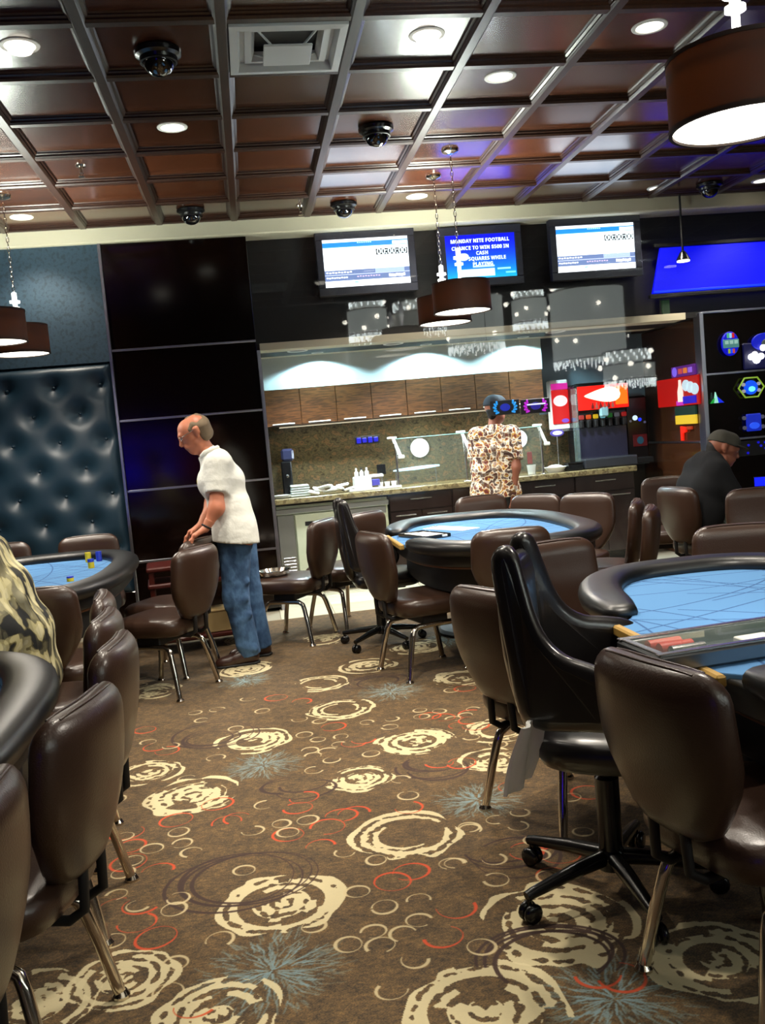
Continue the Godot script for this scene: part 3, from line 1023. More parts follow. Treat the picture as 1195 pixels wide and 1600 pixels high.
func build_reflected_signs() -> void:
	var t := thing("round_sign_reflection", "reflection of a round deep blue sign with coloured bars and pale banner", "sign", Vector3(4.40, 1.985, -8.0))  # signs mirrored in the dark panels, built as glowing shapes on them
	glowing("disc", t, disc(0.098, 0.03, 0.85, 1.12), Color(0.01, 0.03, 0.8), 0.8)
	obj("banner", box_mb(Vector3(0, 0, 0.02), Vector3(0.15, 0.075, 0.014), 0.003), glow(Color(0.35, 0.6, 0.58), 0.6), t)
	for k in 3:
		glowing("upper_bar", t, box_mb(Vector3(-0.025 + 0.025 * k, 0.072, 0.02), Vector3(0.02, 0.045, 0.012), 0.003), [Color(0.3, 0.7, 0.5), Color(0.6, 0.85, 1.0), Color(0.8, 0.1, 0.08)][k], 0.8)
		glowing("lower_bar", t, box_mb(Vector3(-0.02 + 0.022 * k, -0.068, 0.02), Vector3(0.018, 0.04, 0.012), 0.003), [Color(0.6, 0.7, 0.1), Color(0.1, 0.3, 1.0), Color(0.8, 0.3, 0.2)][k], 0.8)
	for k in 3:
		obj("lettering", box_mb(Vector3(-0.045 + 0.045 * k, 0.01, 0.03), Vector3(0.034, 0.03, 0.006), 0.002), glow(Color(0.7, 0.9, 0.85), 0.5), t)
	t = thing("hexagon_reflection", "reflection of a hexagonal sign with yellow green rim and cyan centre", "sign", Vector3(4.58, 1.575, -8.0))
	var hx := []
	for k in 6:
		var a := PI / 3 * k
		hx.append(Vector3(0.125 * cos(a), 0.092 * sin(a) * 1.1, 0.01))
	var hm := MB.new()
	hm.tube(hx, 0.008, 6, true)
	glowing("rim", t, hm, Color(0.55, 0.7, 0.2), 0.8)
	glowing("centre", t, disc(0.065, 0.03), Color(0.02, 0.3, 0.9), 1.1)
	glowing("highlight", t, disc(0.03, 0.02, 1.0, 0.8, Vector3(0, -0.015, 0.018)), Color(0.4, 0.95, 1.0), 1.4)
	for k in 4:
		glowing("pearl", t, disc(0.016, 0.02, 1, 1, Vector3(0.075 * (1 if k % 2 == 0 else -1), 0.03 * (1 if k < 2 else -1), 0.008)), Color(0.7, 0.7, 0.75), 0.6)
	t = thing("square_reflection", "reflection of a blue rectangular sign below the hexagonal one", "sign", Vector3(4.59, 1.255, -8.0))
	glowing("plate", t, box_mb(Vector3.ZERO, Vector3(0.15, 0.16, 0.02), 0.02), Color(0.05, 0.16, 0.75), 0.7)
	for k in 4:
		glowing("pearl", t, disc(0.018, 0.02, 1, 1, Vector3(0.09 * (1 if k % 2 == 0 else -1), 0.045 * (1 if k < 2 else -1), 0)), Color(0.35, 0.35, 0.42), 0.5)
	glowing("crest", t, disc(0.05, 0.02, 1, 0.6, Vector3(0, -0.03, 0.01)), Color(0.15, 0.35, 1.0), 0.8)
	t = thing("triangular_reflection", "reflection of a small triangular green, white and blue sign", "sign", Vector3(4.24, 1.51, -8.0))
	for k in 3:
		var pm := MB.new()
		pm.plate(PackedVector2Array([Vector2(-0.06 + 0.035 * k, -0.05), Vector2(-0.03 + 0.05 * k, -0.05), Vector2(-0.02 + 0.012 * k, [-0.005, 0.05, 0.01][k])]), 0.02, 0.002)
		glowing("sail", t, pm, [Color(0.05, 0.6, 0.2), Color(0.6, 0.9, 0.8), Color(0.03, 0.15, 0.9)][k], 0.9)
	t = thing("cluster_reflection", "reflected cluster of white hot spot lights glowing violet blue", "lamp", Vector3(4.64, 1.85, -7.98))  # mirrored spot lights, built as glowing balls
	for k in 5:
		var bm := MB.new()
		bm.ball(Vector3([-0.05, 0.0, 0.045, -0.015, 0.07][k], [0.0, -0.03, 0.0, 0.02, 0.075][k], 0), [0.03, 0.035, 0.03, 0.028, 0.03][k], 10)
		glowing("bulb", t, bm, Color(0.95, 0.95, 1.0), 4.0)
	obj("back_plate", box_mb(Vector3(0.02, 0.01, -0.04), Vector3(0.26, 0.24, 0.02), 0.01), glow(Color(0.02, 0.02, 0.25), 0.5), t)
	t = thing("blue_arch_reflection", "reflection of a blue arched sign above the cluster of spot lights", "sign", Vector3(4.74, 1.98, -8.0))
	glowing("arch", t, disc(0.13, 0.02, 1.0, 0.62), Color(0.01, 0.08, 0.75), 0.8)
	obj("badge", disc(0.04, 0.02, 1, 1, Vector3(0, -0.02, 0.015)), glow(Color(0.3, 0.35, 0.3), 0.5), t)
	# small blue reflections low on the dark wall, built as glowing discs
	t = thing("blue_dot_reflection", "scatter of small blue light reflections low on the dark glossy wall", "light reflection", Vector3(4.5, 1.02, -8.0))
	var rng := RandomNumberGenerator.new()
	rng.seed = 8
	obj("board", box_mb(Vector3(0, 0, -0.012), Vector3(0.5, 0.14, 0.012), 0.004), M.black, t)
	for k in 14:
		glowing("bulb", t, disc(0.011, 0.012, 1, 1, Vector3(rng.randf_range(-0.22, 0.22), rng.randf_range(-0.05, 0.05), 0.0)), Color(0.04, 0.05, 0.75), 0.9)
	# signs mirrored in the wood side return, built as glowing plates
	t = thing("red_reflection", "reflection of a red sign with white bottle and script on slanting wood panel", "sign", Vector3(4.115, 1.60, -8.52), -PI / 2)
	glowing("plate", t, box_mb(Vector3(0.02, 0, 0), Vector3(0.86, 0.27, 0.02), 0.004), Color(0.72, 0.035, 0.01), 0.8)
	var bot := MB.new()
	bot.plate(PackedVector2Array([Vector2(-0.05, -0.1), Vector2(0.05, -0.1), Vector2(0.05, 0.0), Vector2(0.022, 0.06), Vector2(0.018, 0.11), Vector2(-0.018, 0.11), Vector2(-0.022, 0.06), Vector2(-0.05, 0.0)]), 0.014, 0.003, Transform3D(Basis.IDENTITY, Vector3(0.1, 0.0, 0.014)))
	glowing("bottle_picture", t, bot, Color(1.0, 0.85, 0.8), 1.2)
	for k in 3:
		glowing("script", t, disc(0.07, 0.016, 1.0, 0.75, Vector3(0.22 + 0.085 * k, 0.05 - 0.02 * k, 0.014)), Color(0.8, 0.9, 0.95), 0.9)
	glowing("caption", t, box_mb(Vector3(0.28, -0.085, 0.014), Vector3(0.26, 0.07, 0.012), 0.004), Color(0.1, 0.06, 0.75), 0.9)
	glowing("tag", t, box_mb(Vector3(0.08, -0.11, 0.014), Vector3(0.14, 0.045, 0.012), 0.004), Color(0.8, 0.2, 0.75), 0.8)
	t = thing("violet_reflection", "reflection of a small violet and orange sign above the red one", "sign", Vector3(4.115, 1.79, -8.36), -PI / 2)
	glowing("plate", t, box_mb(Vector3.ZERO, Vector3(0.48, 0.1, 0.02), 0.006), Color(0.35, 0.12, 0.5), 0.8)
	glowing("figure", t, disc(0.045, 0.012, 1, 1, Vector3(-0.16, 0.0, 0.012)), Color(0.5, 0.4, 0.95), 0.9)
	for k in 3:
		glowing("letter_block", t, box_mb(Vector3(-0.04 + 0.1 * k, 0.0, 0.013), Vector3(0.075, 0.05, 0.01), 0.004), [Color(0.8, 0.3, 0.3), Color(0.9, 0.5, 0.2), Color(0.6, 0.4, 0.9)][k], 0.8)
	t = thing("green_reflection", "reflection of a sign with dark green top and yellow lower half", "sign", Vector3(4.115, 1.37, -8.36), -PI / 2)
	glowing("upper_half", t, box_mb(Vector3(0, 0.045, 0), Vector3(0.42, 0.085, 0.02), 0.004), Color(0.04, 0.2, 0.16), 0.7)
	glowing("lower_half", t, box_mb(Vector3(0, -0.04, 0), Vector3(0.42, 0.085, 0.02), 0.004), Color(0.9, 0.75, 0.18), 0.9)
	t = thing("orange_reflection", "reflection of a small orange red letter low on the slanting wood panel", "sign", Vector3(4.115, 1.2, -8.42), -PI / 2)
	var am := MB.new()
	am.plate(PackedVector2Array([Vector2(-0.06, -0.07), Vector2(-0.02, -0.07), Vector2(-0.015, 0.0), Vector2(0.05, 0.015), Vector2(0.05, 0.06), Vector2(-0.06, 0.07)]), 0.02, 0.003)
	glowing("letter", t, am, Color(0.9, 0.12, 0.03), 1.0)
	obj("foot_bar", box_mb(Vector3(0.12, 0.05, 0), Vector3(0.1, 0.03, 0.02), 0.004), glow(Color(0.7, 0.2, 0.05), 0.6), t)
	# logos reflected in the glass, built as glowing shapes just behind it
	t = thing("cyan_emblem_reflection", "cyan laurel wreath emblem reflected in the glass beside the dark cap", "sign", Vector3(2.275, 1.585, -8.06))
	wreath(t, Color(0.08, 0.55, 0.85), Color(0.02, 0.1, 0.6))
	t = thing("magenta_emblem_reflection", "magenta laurel wreath emblem with a white bar reflected in the glass", "sign", Vector3(2.555, 1.575, -8.06))
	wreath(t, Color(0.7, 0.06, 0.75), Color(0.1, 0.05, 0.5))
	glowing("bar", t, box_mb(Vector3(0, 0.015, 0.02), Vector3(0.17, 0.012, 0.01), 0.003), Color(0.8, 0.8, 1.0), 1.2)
	t = thing("blue_word_reflection", "small blurred blue word reflection before the stone splashback", "sign", Vector3(1.02, 1.405, -8.06))  # blue reflection, built as glowing blocks behind the glass
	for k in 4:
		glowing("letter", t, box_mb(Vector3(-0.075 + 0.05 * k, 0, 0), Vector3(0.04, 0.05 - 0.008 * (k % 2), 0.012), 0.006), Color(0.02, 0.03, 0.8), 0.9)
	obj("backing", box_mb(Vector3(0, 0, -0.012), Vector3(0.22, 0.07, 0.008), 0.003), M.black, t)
	# green sign reflection in the fascia, built as a glowing plate
	t = thing("green_exit_reflection", "dim green sign reflection in the dark fascia under the blue panel", "sign", Vector3(3.90, 2.375, -8.2))
	glowing("plate", t, box_mb(Vector3.ZERO, Vector3(0.075, 0.13, 0.02), 0.004), Color(0.0, 0.16, 0.05), 0.6)
	obj("frame", box_mb(Vector3(0, 0, -0.014), Vector3(0.1, 0.155, 0.012), 0.004), M.black, t)

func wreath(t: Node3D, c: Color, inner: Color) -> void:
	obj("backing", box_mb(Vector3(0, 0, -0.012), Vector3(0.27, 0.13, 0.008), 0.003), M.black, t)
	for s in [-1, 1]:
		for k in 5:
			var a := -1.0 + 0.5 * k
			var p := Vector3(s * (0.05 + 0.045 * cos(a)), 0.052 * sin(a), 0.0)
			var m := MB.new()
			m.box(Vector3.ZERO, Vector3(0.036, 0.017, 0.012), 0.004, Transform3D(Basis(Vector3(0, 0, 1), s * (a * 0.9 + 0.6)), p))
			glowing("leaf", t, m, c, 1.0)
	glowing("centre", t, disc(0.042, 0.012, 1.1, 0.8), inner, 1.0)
# ---------------------------------------------------------------- poker tables
func outline(a: float, b: float, e: float, seg: int) -> PackedVector2Array:
	var o := PackedVector2Array()
	for k in seg:
		var th := TAU * k / seg
		var x := cos(th)
		var y := sin(th)
		o.append(Vector2(a * signf(x) * pow(absf(x), 2.0 / e), b * signf(y) * pow(absf(y), 2.0 / e)))
	return o

# long side along z, dealer's opening on the side of -x when notch is above 0
func poker_table(label: String, at: Vector3, turn: float, a: float, b: float, notch: float) -> Node3D:
	var t := thing("poker_table", label, "poker table", at, turn, "poker tables with blue felt")
	var flat := Transform3D(Basis(Vector3(1, 0, 0), Vector3(0, 0, 1), Vector3(0, -1, 0)), Vector3.ZERO)
	var ol := outline(a, b, 2.7, 72)
	var N := ol.size()
	# padded rail
	var path := []
	var start := N / 2
	for k in range(0, N + 1):
		var p: Vector2 = ol[(start + k) % N]
		if notch > 0.0 and p.x < 0.0 and absf(p.y) < notch:
			continue
		path.append(p)
	var rows := []
	var L := path.size()
	for k in L:
		var p: Vector2 = path[k]
		var p0: Vector2 = path[maxi(k - 1, 0)]
		var p1: Vector2 = path[mini(k + 1, L - 1)]
		var d := (p1 - p0).normalized()
		var nrm := Vector3(d.y, 0, -d.x)
		if nrm.dot(Vector3(p.x, 0, p.y)) < 0.0:
			nrm = -nrm
		var q := 1.0
		if notch > 0.0:
			q = [0.72, 0.93, 1.0][mini(mini(k, L - 1 - k), 2)]
		rows.append(MB.new().ring(Vector3(p.x, 0.762, p.y) - nrm * 0.07, nrm, Vector3.UP, 0.085 * q, 0.046 * q, 2.6, 16))
	if notch > 0.0:
		for side in [0, L - 1]:
			var c := Vector3.ZERO
			var r0: PackedVector3Array = rows[0] if side == 0 else rows[rows.size() - 1]
			for p in r0:
				c += p
			c /= r0.size()
			var e0: Vector2 = path[side]
			var e1: Vector2 = path[1 if side == 0 else L - 2]
			var dd := Vector3(e0.x - e1.x, 0, e0.y - e1.y).normalized()
			for st in [[0.4, 0.02], [0.0, 0.026]]:
				var rr := PackedVector3Array()
				for p in r0:
					rr.append(c + (p - c) * st[0] / 0.72 * 0.9 + dd * st[1])
				if side == 0:
					rows.insert(0, rr)
				else:
					rows.append(rr)
	else:
		rows.append(rows[0])
	var rm := MB.new()
	rm.grid(rows, true, 0)
	obj("rail", rm, M.rail, t)
	# felt
	var ins := outline(a - 0.1, b - 0.1, 2.7, 72)
	if notch > 0.0:
		for k in ins.size():
			if absf(ins[k].y) < notch - 0.02 and ins[k].x < 0.0:
				ins[k].x = -a + 0.015
	var fm := MB.new()
	fm.plate(ins, 0.03, 0.004, flat * Transform3D(Basis.IDENTITY, Vector3(0, 0, -0.737)))
	obj("felt", fm, M.felt, t)
	if notch > 0.0:
		obj("dealer_edge", box_mb(Vector3(-a + 0.012, 0.742, 0), Vector3(0.03, 0.034, notch * 2.0 - 0.04), 0.006), M.edge_wood, t)
	var wd := MB.new()
	wd.plate(outline(a - 0.05, b - 0.05, 2.7, 48), 0.02, 0.006, flat * Transform3D(Basis.IDENTITY, Vector3(0, 0, -0.655)))
	obj("wood_band", wd, M.table_wood, t)
	var rb := MB.new()
	rb.plate(outline(a - 0.03, b - 0.03, 2.7, 48), 0.08, 0.01, flat * Transform3D(Basis.IDENTITY, Vector3(0, 0, -0.70)))
	obj("rail_base", rb, M.rail, t)
	var sk := MB.new()
	sk.plate(outline(a - 0.12, b - 0.12, 2.7, 48), 0.16, 0.01, flat * Transform3D(Basis.IDENTITY, Vector3(0, 0, -0.57)))
	obj("apron", sk, M.black, t)
	for s in [-1, 1]:
		var lg := MB.new()
		lg.turned([Vector2(0.0, 0.0), Vector2(0.27, 0.0), Vector2(0.28, 0.02), Vector2(0.26, 0.04), Vector2(0.1, 0.07), Vector2(0.075, 0.1), Vector2(0.075, 0.56), Vector2(0.14, 0.59), Vector2(0.0, 0.59)], 20, Transform3D(Basis.IDENTITY, Vector3(0, 0, s * b * 0.48)))
		obj("pedestal", lg, M.black, t)
	return t

func build_tables() -> void:
	poker_table("big blue felt poker table with a chip tray and black padded rail", Vector3(1.74, 0, -2.55), 0.0, 0.63, 1.24, 0.40)
	poker_table("blue felt poker table before the snack counter glass under two pendant lamps", Vector3(1.47, 0, -5.9), 0.0, 0.62, 0.98, 0.33)
	poker_table("blue felt poker table with yellow and blue chip stacks by the tufted wall", Vector3(-1.44, 0, -5.78), 0.0, 0.66, 1.08, 0.0)
	poker_table("poker table with black padded rail beside the person in patterned blouse", Vector3(-1.27, 0, -2.45), 0.0, 0.64, 1.02, 0.0)
	# chip tray with clear lid on the big table
	var t := thing("chip_tray", "black framed chip tray with clear lid and red chips on blue felt", "chip tray", Vector3(1.255, 0.752, -2.40), face(0.98, -0.1) + PI / 2)
	var tr := MB.new()
	for s in [-1, 1]:
		tr.box(Vector3(0, 0.026, s * 0.105), Vector3(0.54, 0.05, 0.03), 0.008)
		tr.box(Vector3(s * 0.255, 0.026, 0), Vector3(0.03, 0.05, 0.21), 0.008)
	tr.box(Vector3(0, 0.006, 0), Vector3(0.52, 0.012, 0.21))
	obj("frame", tr, mat(c8(120, 122, 124), 0.3, 0.85), t)
	var sr := MB.new()
	for s in [-1, 1]:
		sr.box(Vector3(0, 0.053, s * 0.105), Vector3(0.54, 0.005, 0.02), 0.002)
		sr.box(Vector3(s * 0.255, 0.053, 0), Vector3(0.02, 0.005, 0.19), 0.002)
	obj("metal_edge", sr, M.steel, t)
	var lid := MB.new()
	lid.poly([Vector3(-0.245, 0.05, -0.095), Vector3(0.245, 0.05, -0.095), Vector3(0.245, 0.05, 0.095), Vector3(-0.245, 0.05, 0.095)], Vector3.UP)
	obj("lid", lid, M.guard_glass, t)
	for k in 4:
		var ch := MB.new()
		ch.turned([Vector2(0, -0.05), Vector2(0.02, -0.05), Vector2(0.02, 0.05), Vector2(0, 0.05)], 16, Transform3D(Basis(Vector3(0, 0, 1), PI / 2), Vector3(-0.15 + 0.01 * k, 0.028, -0.066 + 0.044 * k)))
		obj("chip_row", ch, M.chip_red if k < 2 else M.steel, t)
	obj("card_box", box_mb(Vector3(0.1, 0.022, 0.0), Vector3(0.1, 0.02, 0.07), 0.003), M.paper, t)
	obj("latch", box_mb(Vector3(0.285, 0.04, 0.0), Vector3(0.014, 0.016, 0.08), 0.003), M.steel, t)
	# dealer's tray and papers on the middle table
	t = thing("dealer_tray", "dark dealer tray with pale cards on the middle blue felt table", "chip tray", Vector3(1.07, 0.752, -5.95), 0.35)
	var tm := MB.new()
	for s in [-1, 1]:
		tm.box(Vector3(s * 0.09, 0.012, 0), Vector3(0.012, 0.024, 0.36), 0.004)
		tm.box(Vector3(0, 0.012, s * 0.175), Vector3(0.19, 0.024, 0.012), 0.004)
	tm.box(Vector3(0, 0.004, 0), Vector3(0.18, 0.008, 0.35))
	obj("frame", tm, M.black_plastic, t)
	for k in 3:
		obj("card_stack", box_mb(Vector3(-0.045 + 0.045 * k, 0.014, 0.02 * k), Vector3(0.036, 0.014, 0.3), 0.002), M.paper, t)
	t = thing("paper_sheet", "white sheet lying on the middle blue felt table", "paper", Vector3(1.32, 0.754, -6.28), 0.5)
	obj("sheet", box_mb(Vector3.ZERO, Vector3(0.16, 0.003, 0.42), 0.001), M.paper, t)
	obj("clip", box_mb(Vector3(0, 0.004, -0.19), Vector3(0.06, 0.006, 0.02), 0.001), M.steel, t)
	# chip stacks
	chip_stack("yellow chip stack against the rail beside the tall blue stack", Vector3(-1.155, 0.752, -6.50), 20, M.chip_yellow)
	chip_stack("tall blue chip stack against the rail of the table by the tufted wall", Vector3(-1.085, 0.752, -6.50), 20, M.chip_blue)
	chip_stack("yellow chip stack topped with blue chips on the table by the tufted wall", Vector3(-1.075, 0.752, -6.12), 18, M.chip_yellow, M.chip_blue)
	chip_stack("short yellow chip stack with a blue top nearest the curved rail edge", Vector3(-1.10, 0.752, -5.55), 9, M.chip_yellow, M.chip_blue)

func chip_stack(label: String, at: Vector3, n: int, m: Material, top: Material = null) -> void:
	var t := thing("poker_chip_stack", label, "chips", at, 0.0, "poker chip stacks by the tufted wall")
	var nb := n if top == null else int(n * 0.72)
	for part in 2:
		var lo := 0 if part == 0 else nb
		var hi := nb if part == 0 else n
		if hi <= lo:
			continue
		var pr := [Vector2(0, lo * 0.0033)]
		for k in range(lo, hi):
			pr.append(Vector2(0.020, k * 0.0033 + 0.0003))
			pr.append(Vector2(0.0205, k * 0.0033 + 0.0016))
			pr.append(Vector2(0.020, k * 0.0033 + 0.003))
		pr.append(Vector2(0, hi * 0.0033))
		var b := MB.new()
		b.turned(pr, 16)
		obj("lower_chips" if part == 0 else "upper_chips", b, m if part == 0 else top, t)

# ---------------------------------------------------------------- chairs
func pad_back(w: float, h: float, th: float, lean: float, curve: float) -> MB:
	# upright padded back: rows of rounded sections from the narrow foot to the wide top
	var b := MB.new()
	var rows := []
	var vs := [0.0, 0.004, 0.02, 0.06, 0.13, 0.24, 0.36, 0.5, 0.64, 0.75, 0.84, 0.89, 0.93, 0.96, 0.98, 0.994, 1.0]
	for v in vs:
		var hw := w * 0.5 * lerpf(0.44, 1.0, smoothstep(-0.14, 0.52, v)) * lerpf(1.0, 0.96, smoothstep(0.6, 1.0, v))
		var sc := 1.0
		var tt := th * 0.5
		if v < 0.1:
			var q := sqrt(maxf(0.0, 1.0 - pow(1.0 - v / 0.1, 2.0)))
			sc = lerpf(0.35, 1.0, q) if v > 0.0 else 0.0
			tt *= q
		if v > 0.84:
			var q := sqrt(maxf(0.0, 1.0 - pow((v - 0.84) / 0.16, 2.0)))
			sc = lerpf(0.62, 1.0, q) if v < 1.0 else 0.0
			tt *= q
		var z: float = lean * v + 0.02 * sin(v * PI)
		var r := b.ring(Vector3(0, h * v, z), Vector3.RIGHT, Vector3.BACK, hw * sc, tt, 3.0, 32)
		for k in r.size():
			r[k].z -= curve * pow(r[k].x / (w * 0.5), 2.0)
		rows.append(r)
	b.grid(rows, true, 0)
	return b

func pad_seat(w: float, d: float, h: float) -> MB:
	var b := MB.new()
	var rows := []
	for p in [[0.0, 0.0], [0.0, 0.86], [0.1, 0.94], [0.35, 0.995], [0.6, 1.0], [0.8, 0.975], [0.93, 0.9], [1.0, 0.72], [1.03, 0.35], [1.035, 0.0]]:
		var r := b.ring(Vector3(0, h * p[0], 0), Vector3.RIGHT, Vector3.BACK, w * 0.5 * p[1], d * 0.5 * p[1], 4.0, 36)
		for k in r.size():
			r[k].x *= 1.0 - 0.12 * (r[k].z / d)
		rows.append(r)
	b.grid(rows, true, 0)
	return b

func casino_chair(label: String, m: Material) -> Node3D:
	var t := thing("casino_chair", label, "chair", Vector3.ZERO, 0.0, "padded leather casino chairs with chrome legs")
	var back := obj("backrest", pad_back(0.45, 0.425, 0.098, 0.07, 0.03), m, t)
	back.position = Vector3(0, 0.455, 0.235)
	for s in [-1, 1]:
		var pth := []
		for k in 9:
			var x := -0.15 + 0.30 * k / 8.0
			pth.append(Vector3(x, 0.4225 - 0.006 * pow(absf(x) / 0.15, 4.0), 0.068 + s * 0.016 - 0.03 * pow(x / 0.225, 2.0)))
		var pp := MB.new()
		pp.tube(pth, 0.0035, 6)
		obj("piping", pp, m, back)
	var seat := obj("seat", pad_seat(0.48, 0.47, 0.112), m, t)
	seat.position = Vector3(0, 0.372, 0.0)
	var st := MB.new()
	for s in [-1, 1]:
		st.tube([Vector3(s * 0.06, 0.365, 0.1), Vector3(s * 0.06, 0.36, 0.23), Vector3(s * 0.058, 0.385, 0.268), Vector3(s * 0.055, 0.46, 0.272), Vector3(s * 0.05, 0.56, 0.275)], 0.013, 8)
	obj("stem", st, M.black, t)
	obj("under_plate", box_mb(Vector3(0, 0.346, 0), Vector3(0.33, 0.056, 0.17), 0.008), M.black, t)
	for s in [-1, 1]:
		var fr := MB.new()
		var pts := [Vector3(s * 0.205, 0.012, -0.215), Vector3(s * 0.185, 0.17, -0.182), Vector3(s * 0.172, 0.258, -0.160), Vector3(s * 0.166, 0.291, -0.147), Vector3(s * 0.162, 0.309, -0.115), Vector3(s * 0.161, 0.312, 0.0), Vector3(s * 0.162, 0.309, 0.115), Vector3(s * 0.166, 0.291, 0.147), Vector3(s * 0.172, 0.258, 0.160), Vector3(s * 0.185, 0.17, 0.182), Vector3(s * 0.205, 0.012, 0.215)]
		fr.tube(pts, 0.0165, 10)
		obj("leg_frame", fr, M.chrome, t)
		for z in [-1, 1]:
			var ft := MB.new()
			ft.turned([Vector2(0, 0), Vector2(0.024, 0), Vector2(0.024, 0.008), Vector2(0.016, 0.02), Vector2(0, 0.02)], 12, Transform3D(Basis.IDENTITY, Vector3(s * 0.206, 0, z * 0.217)))
			obj("foot", ft, M.chrome, t)
	return t

func dealer_chair(label: String) -> Node3D:
	var t := thing("dealer_chair", label, "chair", Vector3.ZERO, 0.0, "black swivel dealer chairs")
	var m: Material = M.black_leather
	var back := obj("backrest", pad_back(0.36, 0.56, 0.09, 0.05, 0.0), m, t)
	back.position = Vector3(0, 0.49, 0.235)
	var seat := obj("seat", pad_seat(0.5, 0.5, 0.1), m, t)
	seat.position = Vector3(0, 0.445, 0.0)
	# winged sides sweeping from the back down into the armrests
	var prof := PackedVector2Array()
	var cv := Curve2D.new()
	for q in [[-0.325, 1.06], [-0.29, 1.095], [-0.25, 1.075], [-0.225, 0.99], [-0.20, 0.905], [-0.165, 0.84], [-0.11, 0.80], [-0.04, 0.785], [0.03, 0.765], [0.075, 0.72], [0.075, 0.66], [0.035, 0.615], [-0.05, 0.60], [-0.14, 0.585], [-0.22, 0.58], [-0.275, 0.62], [-0.295, 0.78], [-0.318, 0.95]]:
		cv.add_point(Vector2(q[0], q[1]))
	var P := cv.point_count
	for i in P:
		var p0 := cv.get_point_position((i - 1 + P) % P)
		var p1 := cv.get_point_position(i)
		var p2 := cv.get_point_position((i + 1) % P)
		var p3 := cv.get_point_position((i + 2) % P)
		for k in 3:
			var u := k / 3.0
			prof.append(p1.cubic_interpolate(p2, p0, p3, u))
	for s in [-1, 1]:
		var w := MB.new()
		var N := prof.size()
		if Geometry2D.is_polygon_clockwise(prof):
			prof.reverse()
		var rows := []
		for L in [[-0.034, 0.034], [-0.031, 0.018], [-0.022, 0.006], [-0.01, 0.0], [0.01, 0.0], [0.022, 0.006], [0.031, 0.018], [0.034, 0.034]]:
			var rr := PackedVector3Array()
			for i in N:
				var d := (prof[(i + 1) % N] - prof[(i - 1 + N) % N]).normalized()
				var p: Vector2 = prof[i] + Vector2(-d.y, d.x) * L[1]
				rr.append(Vector3(s * (0.185 - 0.03 * smoothstep(0.75, 1.1, p.y) + 0.5 * maxf(0.0, p.x + 0.27)) + L[0], p.y, -p.x + 0.06 * maxf(0.0, p.x + 0.27)))
			rows.append(rr)
		w.grid(rows, true, w.tube_dir(rows))
		for e in [0, rows.size() - 1]:
			var flatp := PackedVector2Array()
			for p in rows[e]:
				flatp.append(Vector2(p.z, p.y))
			var tri := Geometry2D.triangulate_polygon(flatp)
			for k in range(0, tri.size(), 3):
				w.poly([rows[e][tri[k]], rows[e][tri[k + 1]], rows[e][tri[k + 2]]], Vector3(-1.0 if e == 0 else 1.0, 0, 0))
		obj("armrest", w, m, t)
	var col := MB.new()
	col.turned([Vector2(0, 0.08), Vector2(0.045, 0.08), Vector2(0.045, 0.12), Vector2(0.036, 0.14), Vector2(0.036, 0.36), Vector2(0.026, 0.37), Vector2(0.026, 0.44), Vector2(0, 0.44)], 16)
	obj("column", col, M.black_plastic, t).position.z = 0.06
	obj("mechanism", box_mb(Vector3(0, 0.432, 0), Vector3(0.22, 0.03, 0.26), 0.008), M.black_plastic, t)
	for k in 5:
		var a := TAU * k / 5 - 0.445
		var d := Vector3(cos(a), 0, sin(a))
		var leg := MB.new()
		leg.tube([d * 0.03 + Vector3(0, 0.115, 0), d * 0.15 + Vector3(0, 0.105, 0), d * 0.29 + Vector3(0, 0.085, 0), d * 0.315 + Vector3(0, 0.08, 0)], [0.026, 0.022, 0.017, 0.015], 10)
		var l := obj("leg", leg, M.black_plastic, t)
		l.position.z = 0.06
		var cs := MB.new()
		var side := d.cross(Vector3.UP)
		for s in [-1, 1]:
			cs.lathe([Vector2(0, -0.011), Vector2(0.022, -0.011), Vector2(0.03, -0.004), Vector2(0.03, 0.004), Vector2(0.022, 0.011), Vector2(0, 0.011)], 14, Transform3D(Basis(d, side, d.cross(side)), d * 0.305 + Vector3(0, 0.03, 0) + side * 0.015 * s))
		cs.tube([d * 0.305 + Vector3(0, 0.04, 0), d * 0.305 + Vector3(0, 0.085, 0)], 0.008, 6)
		obj("caster", cs, M.black_plastic, l)
	return t

